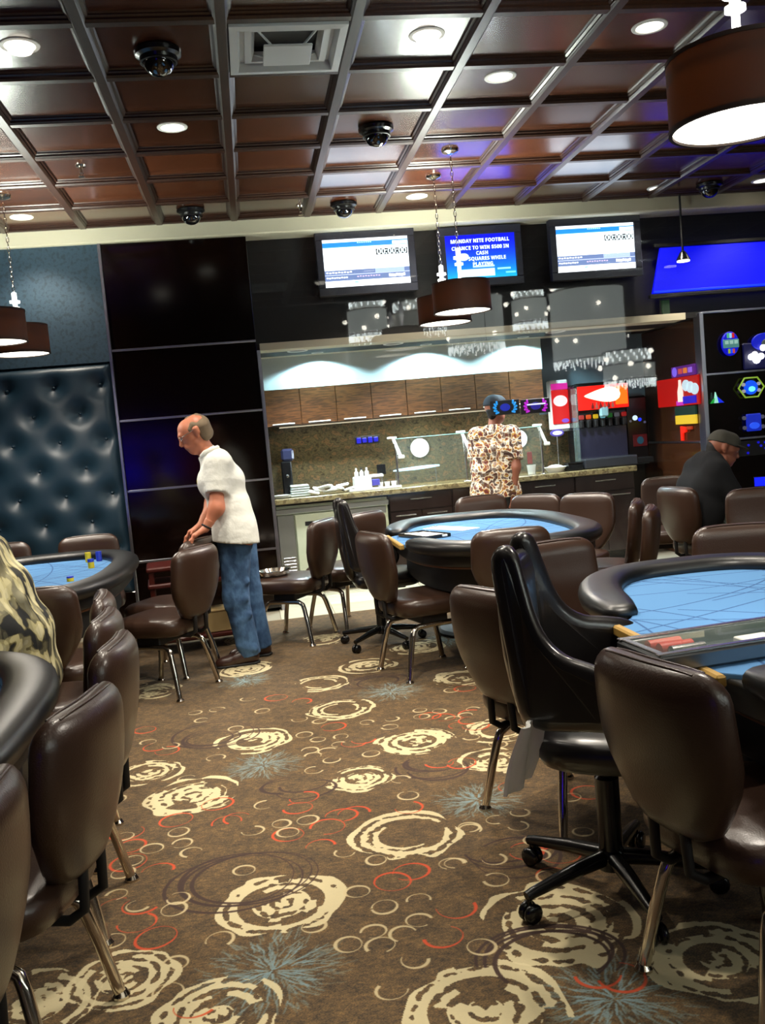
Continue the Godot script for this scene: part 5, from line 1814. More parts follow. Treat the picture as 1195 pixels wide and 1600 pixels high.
func seated_person() -> void:
	var t := thing("person", "person in dark hooded jacket and grey cap sitting slumped on a chair", "person")
	var hd := Vector3(3.42, 1.115, -6.40)
	var f := Vector3(0.88, -0.35, 0.2)
	var up := Vector3(0.35, 0.9, 0)
	var body := field_mesh([
		[Vector3(3.29, 0.97, -6.29), Vector3(3.29, 0.97, -6.53), 0.075, 0.075], [Vector3(3.24, 0.84, -6.33), Vector3(3.24, 0.84, -6.49), 0.11, 0.11], [Vector3(3.2, 0.64, -6.33), Vector3(3.2, 0.64, -6.49), 0.115, 0.115],
		[Vector3(3.22, 0.59, -6.31), Vector3(3.6, 0.6, -6.26), 0.09, 0.07], [Vector3(3.6, 0.6, -6.26), Vector3(3.56, 0.1, -6.26), 0.06, 0.045], [Vector3(3.22, 0.59, -6.51), Vector3(3.6, 0.6, -6.54), 0.09, 0.07], [Vector3(3.6, 0.6, -6.54), Vector3(3.56, 0.1, -6.54), 0.06, 0.045],
		[Vector3(3.29, 0.97, -6.24), Vector3(3.4, 0.72, -6.2), 0.055, 0.042], [Vector3(3.4, 0.72, -6.2), Vector3(3.58, 0.76, -6.32), 0.04, 0.028], [Vector3(3.29, 0.97, -6.56), Vector3(3.4, 0.72, -6.6), 0.055, 0.042], [Vector3(3.4, 0.72, -6.6), Vector3(3.58, 0.76, -6.48), 0.04, 0.028],
		[Vector3(3.39, 1.06, -6.4), Vector3(3.31, 0.98, -6.4), 0.054, 0.062],
	], 0.016, 0.05)
	field_mesh(head_bones(hd, f, up), 0.006, 0.022, [], body)
	for q in [-1, 1]:
		field_mesh(hand_bones(Vector3(3.58, 0.76, -6.40 - 0.08 * q), Vector3(1, 0.1, 0.1 * q), Vector3(0, 1, 0), Vector3(0, 0, 1.0 * q), 0.35), 0.006, 0.012, [], body)
	obj("body", body, M.skin_dark, t)
	eyes(t, hd, f, up)
	var jk := field_mesh([
		[Vector3(3.28, 0.98, -6.27), Vector3(3.28, 0.98, -6.55), 0.09, 0.09], [Vector3(3.24, 0.85, -6.31), Vector3(3.24, 0.85, -6.51), 0.135, 0.135], [Vector3(3.2, 0.68, -6.3), Vector3(3.2, 0.68, -6.52), 0.145, 0.145], [Vector3(3.2, 0.6, -6.31), Vector3(3.2, 0.6, -6.51), 0.13, 0.13],
		[Vector3(3.29, 0.97, -6.24), Vector3(3.41, 0.72, -6.18), 0.078, 0.07], [Vector3(3.41, 0.72, -6.18), Vector3(3.57, 0.76, -6.31), 0.066, 0.048, true], [Vector3(3.29, 0.97, -6.56), Vector3(3.41, 0.72, -6.62), 0.078, 0.07], [Vector3(3.41, 0.72, -6.62), Vector3(3.57, 0.76, -6.49), 0.066, 0.048, true],
		[Vector3(3.30, 1.04, -6.33), Vector3(3.30, 1.04, -6.47), 0.075, 0.075],
	], 0.014, 0.05, [[Vector3(0, 0.52, 0), Vector3(0, -1, 0)]])
	obj("hooded_jacket", jk, M.hoodie, t)
	var tr := field_mesh([
		[Vector3(3.2, 0.6, -6.33), Vector3(3.2, 0.6, -6.49), 0.13, 0.13], [Vector3(3.22, 0.6, -6.31), Vector3(3.6, 0.6, -6.25), 0.115, 0.092], [Vector3(3.6, 0.6, -6.25), Vector3(3.56, 0.08, -6.26), 0.09, 0.07, true], [Vector3(3.22, 0.6, -6.51), Vector3(3.6, 0.6, -6.55), 0.115, 0.092], [Vector3(3.6, 0.6, -6.55), Vector3(3.56, 0.08, -6.54), 0.09, 0.07, true],
	], 0.015, 0.04)
	obj("trousers", tr, M.camo, t)
	shoe(t, Vector3(3.52, 0, -6.26), Vector3(1, 0, 0.1), M.black)
	shoe(t, Vector3(3.52, 0, -6.54), Vector3(1, 0, -0.1), M.black)
	cap(t, hd, f, up, M.cap_grey)
	var fn := f.normalized()
	obj("hair", field_mesh([[hd - fn * 0.06, hd - fn * 0.08 - Vector3(0.0, 0.09, 0), 0.06, 0.05], [hd - fn * 0.075 - Vector3(0, 0.06, 0), hd - fn * 0.06 - Vector3(0.05, 0.16, 0), 0.05, 0.035]], 0.008, 0.02), M.hair_dark, t)

func blouse_person() -> void:
	var t := thing("person", "person in loose black and cream patterned blouse at the padded rail", "person")
	var b0 := Vector3(-1.16, 0, -3.98)
	var hd := b0 + Vector3(-0.08, 1.36, 0.02)
	var f := Vector3(-0.9, -0.2, 0.35)
	var bones := [
		[b0 + Vector3(0.0, 1.07, -0.13), b0 + Vector3(0.02, 1.07, 0.13), 0.075, 0.075], [b0 + Vector3(0.02, 0.9, -0.08), b0 + Vector3(0.02, 0.9, 0.08), 0.12, 0.12], [b0 + Vector3(0.05, 0.62, -0.09), b0 + Vector3(0.05, 0.62, 0.09), 0.13, 0.13],
		[b0 + Vector3(0.02, 0.58, 0.1), b0 + Vector3(-0.38, 0.56, 0.12), 0.09, 0.07], [b0 + Vector3(-0.38, 0.56, 0.12), b0 + Vector3(-0.36, 0.1, 0.14), 0.06, 0.045], [b0 + Vector3(0.02, 0.58, -0.1), b0 + Vector3(-0.38, 0.56, -0.12), 0.09, 0.07], [b0 + Vector3(-0.38, 0.56, -0.12), b0 + Vector3(-0.36, 0.1, -0.14), 0.06, 0.045],
		[b0 + Vector3(0.02, 1.06, 0.19), b0 + Vector3(0.06, 0.8, 0.27), 0.055, 0.042], [b0 + Vector3(0.06, 0.8, 0.27), b0 + Vector3(-0.12, 0.83, 0.42), 0.042, 0.028], [b0 + Vector3(0.0, 1.06, -0.19), b0 + Vector3(0.0, 0.8, -0.27), 0.055, 0.042], [b0 + Vector3(0.0, 0.8, -0.27), b0 + Vector3(-0.2, 0.83, -0.2), 0.042, 0.028],
		[hd + Vector3(0.02, -0.06, 0), b0 + Vector3(0.0, 1.1, 0), 0.052, 0.06],
	]
	var body := field_mesh(bones, 0.016, 0.05)
	field_mesh(head_bones(hd, f, Vector3(0, 1, 0)), 0.006, 0.022, [], body)
	field_mesh(hand_bones(b0 + Vector3(-0.12, 0.83, 0.42), Vector3(-0.8, -0.1, 0.5), Vector3(0, 1, 0), Vector3(-0.5, 0, -0.8), 0.25), 0.005, 0.012, [], body)
	field_mesh(hand_bones(b0 + Vector3(-0.2, 0.83, -0.2), Vector3(-1, -0.1, 0.2), Vector3(0, 1, 0), Vector3(0, 0, 1), 0.25), 0.005, 0.012, [], body)
	obj("body", body, M.skin, t)
	eyes(t, hd, f, Vector3(0, 1, 0))
	var bl := field_mesh([
		[b0 + Vector3(0.02, 1.08, -0.15), b0 + Vector3(0.05, 1.08, 0.15), 0.09, 0.09], [b0 + Vector3(0.05, 0.92, -0.1), b0 + Vector3(0.06, 0.92, 0.1), 0.15, 0.15], [b0 + Vector3(0.1, 0.74, -0.1), b0 + Vector3(0.12, 0.74, 0.12), 0.165, 0.165], [b0 + Vector3(0.1, 0.56, -0.1), b0 + Vector3(0.12, 0.56, 0.14), 0.175, 0.18],
		[b0 + Vector3(0.04, 1.06, 0.19), b0 + Vector3(0.11, 0.80, 0.27), 0.085, 0.1], [b0 + Vector3(0.11, 0.80, 0.27), b0 + Vector3(0.06, 0.66, 0.36), 0.1, 0.115], [b0 + Vector3(0.0, 1.06, -0.19), b0 + Vector3(0.02, 0.76, -0.28), 0.085, 0.11, true],
		[b0 + Vector3(0.2, 0.9, 0.16), b0 + Vector3(0.22, 0.62, 0.24), 0.03, 0.04],
	], 0.014, 0.05, [[b0 + Vector3(0.2, 0.50, 0.2), Vector3(0.35, -0.9, 0.1)]])
	obj("blouse", bl, M.blouse, t)
	obj("trousers", field_mesh([
		[b0 + Vector3(0.02, 0.58, 0.1), b0 + Vector3(-0.38, 0.56, 0.12), 0.1, 0.085], [b0 + Vector3(-0.38, 0.56, 0.12), b0 + Vector3(-0.36, 0.08, 0.14), 0.08, 0.065, true], [b0 + Vector3(0.02, 0.58, -0.1), b0 + Vector3(-0.38, 0.56, -0.12), 0.1, 0.085], [b0 + Vector3(-0.38, 0.56, -0.12), b0 + Vector3(-0.36, 0.08, -0.14), 0.08, 0.065, true],
	], 0.016, 0.03), M.trousers_black, t)
	shoe(t, b0 + Vector3(-0.32, 0, 0.14), Vector3(-1, 0, 0.1), M.black)
	shoe(t, b0 + Vector3(-0.32, 0, -0.14), Vector3(-1, 0, 0.0), M.black)
	var fn := f.normalized()
	obj("hair", field_mesh([[hd - fn * 0.03 + Vector3(0, 0.05, 0), hd - fn * 0.05 - Vector3(0, 0.08, 0), 0.1, 0.07]], 0.01, 0.02), M.hair_dark, t)
# ---------------------------------------------------------------- lamps
func pendant(label: String, x: float, z: float, bottom: float, top: float, e: float) -> void:
	var t := thing("pendant_lamp", label, "pendant lamp", Vector3(x, bottom, z), 0.0, "brown drum pendant lamps")
	var r := 0.203
	var h := 0.2
	var sh := MB.new()
	sh.turned([Vector2(r, 0.0), Vector2(r, h), Vector2(r - 0.006, h), Vector2(r - 0.006, 0.0), Vector2(r, 0.0)], 48)
	obj("shade", sh, M.shade, t)
	var hem := MB.new()
	for y in [0.003, h - 0.003]:
		hem.turned([Vector2(r + 0.002, y - 0.006), Vector2(r + 0.002, y + 0.006), Vector2(r - 0.009, y + 0.006), Vector2(r - 0.009, y - 0.006), Vector2(r + 0.002, y - 0.006)], 48)
	obj("hem", hem, M.shade, t)
	var df := MB.new()
	df.turned([Vector2(0, 0.004), Vector2(r - 0.01, 0.004), Vector2(r - 0.01, 0.012), Vector2(0, 0.012)], 48)
	obj("diffuser", df, M.lamp, t)
	var ud := MB.new()
	ud.turned([Vector2(0.02, h - 0.05), Vector2(r - 0.03, h - 0.05), Vector2(r - 0.03, h - 0.044), Vector2(0.02, h - 0.044), Vector2(0.02, h - 0.05)], 40)
	obj("upper_diffuser", ud, glow(Color(0.96, 1.0, 0.95), 110.0), t)
	var sp := MB.new()
	for k in 3:
		var a := TAU * k / 3 + 0.4
		sp.tube([Vector3(0, h - 0.02, 0), Vector3((r - 0.006) * cos(a), h - 0.02, (r - 0.006) * sin(a))], 0.004, 6)
	obj("spider", sp, M.chrome, t)
	var stem := MB.new()
	stem.turned([Vector2(0, h - 0.03), Vector2(0.012, h - 0.03), Vector2(0.012, h + 0.12), Vector2(0.03, h + 0.122), Vector2(0.03, h + 0.135), Vector2(0.016, h + 0.14), Vector2(0.016, h + 0.16), Vector2(0.036, h + 0.165), Vector2(0.036, h + 0.18), Vector2(0.018, h + 0.185), Vector2(0.018, h + 0.235), Vector2(0.006, h + 0.245), Vector2(0, h + 0.245)], 16)
	obj("crystal_stem", stem, M.crystal, t)
	var links := MB.new()
	var y0 := h + 0.25
	var n := int((top - bottom - y0 - 0.03) / 0.034)
	for k in n:
		var ln := []
		for q in 10:
			var a := TAU * q / 10
			var px := 0.009 * cos(a)
			var py := y0 + 0.017 + 0.034 * k + 0.021 * sin(a)
			ln.append(Vector3(px, py, 0) if k % 2 == 0 else Vector3(0, py, px))
		links.tube(ln, 0.0028, 5, true)
	obj("chain", links, M.chrome, t)
	var cn := MB.new()
	var ty := top - bottom
	cn.turned([Vector2(0, ty - 0.03), Vector2(0.02, ty - 0.03), Vector2(0.055, ty - 0.018), Vector2(0.062, ty - 0.004), Vector2(0.062, ty), Vector2(0, ty)], 20)
	obj("canopy", cn, M.chrome, t)
	spot("lamp_light", Vector3(0, -0.012, 0), Vector3(0, -1, 0), Color(1.0, 0.96, 0.9), e, 82.0, 0.17, t)
	spot("up_light", Vector3(0, h + 0.02, 0), Vector3(0, 1, 0), Color(1.0, 0.97, 0.9), e * 0.25, 70.0, 0.13, t)

func downlight(label: String, x: float, z: float, e: float, wash := false) -> void:
	var t := thing("recessed_light", label, "downlight", Vector3(x, 3.352, z), 0.0, "round recessed lights in the coffered ceiling")
	var tr := MB.new()
	tr.turned([Vector2(0.066, 0.0), Vector2(0.07, -0.006), Vector2(0.088, -0.004), Vector2(0.09, 0.0), Vector2(0.066, 0.0)], 28)
	obj("trim_ring", tr, M.white, t)
	var l := MB.new()
	var dp := 0.005 if not wash else 0.03
	l.turned([Vector2(0, -dp), Vector2(0.05, -dp), Vector2(0.067, -0.002), Vector2(0, -0.002)], 28)
	obj("lens", l, M.lens, t)
	spot("beam", Vector3(0, -dp - 0.01, 0), Vector3(0, -1, 0), Color(1.0, 0.96, 0.89), e, 55.0, 0.06, t)

func build_pendants() -> void:
	pendant("big brown drum pendant lamp hanging over the table with the chip tray", 1.515, -2.62, 2.25, 5.3, 3.2)
	pendant("brown drum pendant lamp by the wallpaper, in front of its twin", -1.56, -6.38, 2.25, 3.352, 2.2)
	pendant("brown drum pendant lamp by the wallpaper, partly hidden behind the other drum", -1.55, -7.02, 2.235, 3.352, 2.2)
	pendant("brown drum pendant lamp over the middle table, the one closer to the glass", 1.575, -7.07, 2.245, 3.352, 3.0)
	pendant("brown drum pendant lamp over the middle table, in front of its twin", 1.565, -6.44, 2.245, 3.352, 3.0)
	var x0 := -1.162
	var z0 := -3.706
	for d in [
		[0.5, 1.43, "recessed light glaring on the glossy panels near the edge of the ceiling", 4.0, true],
		[3.62, 1.45, "recessed light glaring white on the glossy panels beside the air vent", 4.0, true],
		[1.47, 3.36, "recessed light two panels behind the big dome camera", 5.0, false],
		[4.48, 2.38, "recessed light in the panel between the vent and the large pendant", 4.0, false],
		[5.48, 1.42, "recessed light beside the stem of the large pendant lamp", 4.0, false],
		[4.45, 6.47, "recessed light by the cream band above the blue television", 2.5, false],
		[-0.66, 6.46, "recessed light by the cream band above the blue wallpaper", 2.5, false],
		[7.97, 6.7, "recessed light by the cream band above the blue glowing panel", 2.5, false],
		[9.5, 6.6, "recessed light by the cream band at the photo edge", 2.5, false],
	]:
		downlight(d[2], x0 + d[0] * 0.61, z0 - d[1] * 0.61, d[3], d[4])
	# unseen recessed light added over the aisle to brighten the carpet
	downlight("added unseen recessed light over the aisle to brighten the carpet", 0.2, -3.5, 5.5)
	# unseen lamps added in the hall behind as weak fill
	for k in 3:
		var at := Vector3([-1.2, 0.5, 2.6][k], 5.2, [-0.6, -1.4, 0.3][k])
		var t := thing("hall_fill_lamp", ["added hall fill lamp above the padded rail chairs", "added hall fill lamp above the carpet aisle", "added hall fill lamp above the chip tray table"][k], "downlight", at, 0.0, "added fill lamps in the tall hall ceiling")
		var l := MB.new()
		l.turned([Vector2(0, 0), Vector2(0.14, 0), Vector2(0.16, 0.03), Vector2(0.16, 0.1), Vector2(0, 0.1)], 24)
		obj("housing", l, M.white, t)
		var ln := MB.new()
		ln.turned([Vector2(0, -0.008), Vector2(0.13, -0.008), Vector2(0.13, -0.002), Vector2(0, -0.002)], 24)
		obj("lens", ln, M.lens, t)
		spot("beam", Vector3(0, -0.02, 0), Vector3([0.1, 0.05, -0.15][k], -1, [-0.4, -0.45, -0.5][k]), Color(1.0, 0.95, 0.88), 0.7, 42.0, 0.13, t)

func build_chandeliers() -> void:
	# in the hall behind the viewer; the glass front mirrors them
	var defs := [
		[2.75, 3.85, 3.9, 0.42, 0.5, "crystal chandelier with pale drum tiers in the tall hall"],
		[4.29, 4.04, 5.94, 0.72, 0.35, "broad crystal chandelier with many bright bulbs in the tall hall"],
		[5.1, 3.70, 3.9, 0.62, 1.0, "tall pale drum chandelier over the casino floor"],
		[6.99, 4.09, 5.94, 0.42, 0.55, "crystal crowned chandelier beside the tall drum chandelier"],
		[7.65, 3.45, 3.9, 0.8, 1.5, "largest pale drum chandelier over the casino floor"],
		[7.6, 2.25, 1.7, 0.5, 0.3, "low wide chandelier nearest the slot machines"],
	]
	for k in defs.size():
		var d: Array = defs[k]
		var t := thing("chandelier", d[5], "chandelier", Vector3(d[0], d[1], d[2]), 0.0, "crystal chandeliers of the casino hall")
		var r: float = d[3]
		var h: float = d[4]
		var drum := MB.new()
		drum.turned([Vector2(r, -h / 2), Vector2(r, h / 2), Vector2(r - 0.02, h / 2), Vector2(r - 0.02, -h / 2), Vector2(r, -h / 2)], 32)
		obj("drum_shade", drum, mat(c8(200, 200, 195), 0.6, 0.0, {"emit": Color(0.95, 1.0, 0.97), "power": 2.6 if k != 1 else 0.8}), t)
		var tier := MB.new()
		tier.turned([Vector2(r * 0.8, h / 2 + 0.06), Vector2(r * 0.8, h / 2 + 0.26), Vector2(r * 0.8 - 0.02, h / 2 + 0.26), Vector2(r * 0.8 - 0.02, h / 2 + 0.06), Vector2(r * 0.8, h / 2 + 0.06)], 32)
		obj("upper_tier", tier, mat(c8(200, 200, 195), 0.6, 0.0, {"emit": Color(0.95, 1.0, 0.97), "power": 2.2}), t)
		var fr := MB.new()
		for y in [-h / 2, h / 2, h / 2 + 0.27]:
			var ring := []
			for q in 32:
				ring.append(Vector3(r * 1.02 * cos(TAU * q / 32), y, r * 1.02 * sin(TAU * q / 32)))
			fr.tube(ring, 0.015, 6, true)
		fr.tube([Vector3(0, h / 2 + 0.27, 0), Vector3(0, 5.3 - d[1], 0)], 0.02, 8)
		fr.box(Vector3(0, h / 2 + 0.27, 0), Vector3(r * 2.0, 0.02, 0.03), 0.004)
		fr.box(Vector3(0, h / 2 + 0.27, 0), Vector3(0.03, 0.02, r * 2.0), 0.004)
		obj("frame", fr, M.chrome, t)
		var bl := MB.new()
		bl.ball(Vector3.ZERO, 0.05, 10)
		var bm := bl.mesh()
		var bright := glow(Color(1.0, 0.98, 0.92), 26.0)
		for q in 10:
			var a := TAU * q / 10 + k
			var rr := r * (0.9 + 0.25 * ((q * 7 + k) % 3) / 2.0)
			obj("bulb", bm, bright, t).position = Vector3(rr * cos(a), [h / 2 + 0.16, -h * 0.25, h * 0.2][(q + k) % 3] + 0.08 * sin(q * 2.3), rr * sin(a))
		var cr := MB.new()
		for q in 60:
			var a := TAU * q / 60.0
			var y0 := -h / 2 - 0.02 - 0.05 * ((q * 5) % 3)
			cr.box(Vector3(r * 0.98 * cos(a), y0, r * 0.98 * sin(a)), Vector3(0.025, 0.12, 0.025), 0.008)
		for q in 48:
			var a := TAU * q / 48.0
			cr.box(Vector3(r * 0.84 * cos(a), h / 2 + 0.1 + 0.07 * ((q * 5) % 3), r * 0.84 * sin(a)), Vector3(0.03, 0.07, 0.03), 0.008)
		var st := obj("crystal_fringe", cr, mat(c8(225, 228, 230), 0.1, 0.0, {"emit": Color(0.95, 1.0, 1.0), "power": 16.0}), t)
		st.set_meta("kind", "stuff")

func slot_machine(label: String, at: Vector3, c: Color) -> void:
	# on the casino floor behind the viewer; the glossy panels mirror its lit screens
	var t := thing("slot_machine", label, "slot machine", at, 0.0, "slot machines in the casino hall")
	obj("cabinet", box_mb(Vector3(0, 0.72, 0.15), Vector3(0.6, 1.44, 0.5), 0.03), M.black_plastic, t)
	obj("button_deck", box_mb(Vector3(0, 0.78, -0.2), Vector3(0.58, 0.06, 0.24), 0.02), M.steel, t)
	obj("lower_screen", box_mb(Vector3(0, 1.08, -0.105), Vector3(0.5, 0.4, 0.012), 0.003), glow(c, 4.0), t)
	obj("upper_screen", box_mb(Vector3(0, 1.66, 0.06), Vector3(0.52, 0.34, 0.06), 0.02), glow(c.lerp(Color(0.3, 0.1, 0.6), 0.4), 3.0), t)
	obj("topper", box_mb(Vector3(0, 1.66, 0.14), Vector3(0.6, 0.42, 0.1), 0.03), M.black_plastic, t)

func dome_camera(label: String, x: float, z: float) -> void:
	var t := thing("dome_camera", label, "camera", Vector3(x, 3.352, z), 0.0, "black dome cameras on the coffered ceiling")
	var b := MB.new()
	b.turned([Vector2(0, 0), Vector2(0.105, 0), Vector2(0.112, -0.01), Vector2(0.108, -0.03), Vector2(0.09, -0.04), Vector2(0.085, -0.055), Vector2(0, -0.055)], 28)
	obj("base", b, M.black_plastic, t)
	var d := MB.new()
	var pr := []
	for k in 9:
		var a := PI / 2 * k / 8.0
		pr.append(Vector2(0.078 * cos(a), -0.05 - 0.075 * sin(a)))
	pr.insert(0, Vector2(0, -0.05))
	d.lathe(pr, 28)
	obj("dome", d, mat(c8(10, 10, 13), 0.05, 0.0, {"coat": 1.0, "coat_rough": 0.02}), t)
	var rg := MB.new()
	rg.turned([Vector2(0.08, -0.052), Vector2(0.086, -0.056), Vector2(0.088, -0.062), Vector2(0.08, -0.064), Vector2(0.08, -0.052)], 28)
	obj("collar", rg, M.black, t)

# ---------------------------------------------------------------- small things
func build_small() -> void:
	var x0 := -1.162
	var z0 := -3.706
	dome_camera("big black dome camera between recessed light and air vent", x0 + 1.5 * 0.61, z0 - 1.58 * 0.61)
	dome_camera("black dome camera in the third panel row, in the middle of the ceiling", x0 + 3.5 * 0.61, z0 - 3.6 * 0.61)
	dome_camera("black dome camera by the cream band above the dark wood panels", x0 + 1.45 * 0.61, z0 - 6.5 * 0.61)
	dome_camera("black dome camera by the cream band above the first white screen", x0 + 3.47 * 0.61, z0 - 6.6 * 0.61)
	dome_camera("black dome camera by the cream band above the blue glowing panel", x0 + 8.7 * 0.61, z0 - 6.6 * 0.61)
	slot_machine("slot machine with deep blue lit screens in the hall", Vector3(-2.52, 0, 3.9), Color(0.01, 0.03, 1.0))
	slot_machine("slot machine with pale blue lit screens in the hall", Vector3(-1.85, 0, 3.9), Color(0.03, 0.12, 0.8))
	slot_machine("slot machine with dull red lit screens in the hall", Vector3(-1.2, 0, 3.9), Color(0.3, 0.02, 0.06))
	# air diffuser
	var t := thing("air_vent", "square white air vent with stepped frame and hanging centre plate", "air vent", Vector3(x0 + 2.5 * 0.61, 3.32, z0 - 1.5 * 0.61))
	var fr := MB.new()
	var lv := [[0.272, 0.005], [0.272, -0.012], [0.235, -0.016], [0.222, 0.03], [0.2, 0.03], [0.2, 0.012], [0.168, 0.008], [0.15, 0.05]]
	for k in lv.size() - 1:
		var a: float = lv[k][0]
		var b: float = lv[k + 1][0]
		for s in 4:
			var q := Basis(Vector3.UP, s * PI / 2)
			fr.poly([q * Vector3(-a, lv[k][1], -a), q * Vector3(a, lv[k][1], -a), q * Vector3(b, lv[k + 1][1], -b), q * Vector3(-b, lv[k + 1][1], -b)], q * Vector3(0, -1, 0.4))
	obj("frame", fr, M.vent_white, t)
	var th := MB.new()
	for s in 4:
		var q := Basis(Vector3.UP, s * PI / 2)
		th.poly([q * Vector3(-0.15, 0.05, -0.15), q * Vector3(0.15, 0.05, -0.15), q * Vector3(0.15, 0.072, -0.15), q * Vector3(-0.15, 0.072, -0.15)], q * Vector3(0, 0, 1))
	th.poly([Vector3(-0.15, 0.072, -0.15), Vector3(0.15, 0.072, -0.15), Vector3(0.15, 0.072, 0.15), Vector3(-0.15, 0.072, 0.15)], Vector3.DOWN)
	obj("throat", th, M.black, t)
	obj("panel", box_mb(Vector3(0, -0.03, 0), Vector3(0.23, 0.012, 0.23), 0.004), M.vent_white, t)
	for k in 4:
		var a := PI / 4 + PI / 2 * k
		var m := MB.new()
		m.tube([Vector3(0.08 * cos(a), -0.028, 0.08 * sin(a)), Vector3(0.21 * cos(a), 0.035, 0.21 * sin(a))], 0.006, 6)
		obj("fin", m, M.vent_white, t)
	for s in [[-0.905, -6.407, "small chrome sprinkler in a panel above the blue wallpaper"], [0.60, -7.75, "small chrome sprinkler by the cream band between two dome cameras"]]:
		var sp := thing("sprinkler", s[2], "sprinkler", Vector3(s[0], 3.352, s[1]), 0.0, "ceiling sprinklers")
		var m := MB.new()
		m.turned([Vector2(0, 0), Vector2(0.035, 0), Vector2(0.03, -0.012), Vector2(0.014, -0.016), Vector2(0.012, -0.05), Vector2(0, -0.05)], 14)
		obj("body", m, M.chrome, sp)
		var p := MB.new()
		p.turned([Vector2(0, -0.07), Vector2(0.022, -0.072), Vector2(0.022, -0.075), Vector2(0, -0.076)], 12)
		p.tube([Vector3(0.01, -0.045, 0), Vector3(0.013, -0.06, 0), Vector3(0.004, -0.071, 0)], 0.003, 5)
		p.tube([Vector3(-0.01, -0.045, 0), Vector3(-0.013, -0.06, 0), Vector3(-0.004, -0.071, 0)], 0.003, 5)
		obj("deflector", p, M.chrome, sp)
	# small lamp hanging before the blue panel
	t = thing("hanging_spot", "small dark hanging lamp with white glowing face before the blue panel", "lamp", Vector3(3.95, 2.735, -7.9))
	var hs := MB.new()
	hs.turned([Vector2(0.05, 0.0), Vector2(0.062, 0.01), Vector2(0.03, 0.07), Vector2(0.012, 0.09), Vector2(0.0, 0.09), Vector2(0.0, 0.01), Vector2(0.05, 0.0)], 18)
	obj("head", hs, M.black_plastic, t)
	var hf := MB.new()
	hf.turned([Vector2(0, -0.006), Vector2(0.055, -0.006), Vector2(0.055, 0.004), Vector2(0, 0.004)], 18)
	obj("lens", hf, M.lamp, t)
	var hr := MB.new()
	hr.tube([Vector3(0, 0.09, 0), Vector3(0, 0.58, 0)], 0.01, 8)
	obj("rod", hr, M.black, t)
	spot("beam", Vector3(0, -0.012, 0), Vector3(0, -1, 0), Color(1, 0.95, 0.88), 1.0, 50.0, 0.04, t)
	counter_things()
	drinks_machines()
	cart()
	var rt := thing("round_tray", "round shiny metal tray on the dark seat behind the white shirted man", "tray", Vector3(0.09, 0.492, -6.78))
	var rm := MB.new()
	rm.turned([Vector2(0, 0.0), Vector2(0.1, 0.0), Vector2(0.118, 0.03), Vector2(0.128, 0.031), Vector2(0.128, 0.035), Vector2(0.115, 0.035), Vector2(0.097, 0.006), Vector2(0, 0.006)], 28)
	obj("dish", rm, M.chrome, rt)
	obj("insert", disc(0.07, 0.006, 1, 1, Vector3.ZERO), M.black, rt).rotation.x = PI / 2
	rt.get_node("insert").position = Vector3(0, 0.011, 0)
	# phone with lit blue screen
	var ph := thing("phone", "small lit blue phone screen in front of the person in a dark cap", "phone", Vector3(3.74, 0.85, -6.4), -0.5)
	obj("case", box_mb(Vector3(0, 0, -0.006), Vector3(0.16, 0.075, 0.01), 0.003), M.black_plastic, ph)
	obj("screen", box_mb(Vector3(0, 0, 0.001), Vector3(0.15, 0.065, 0.003)), glow(Color(0.03, 0.1, 1.0), 1.4), ph)

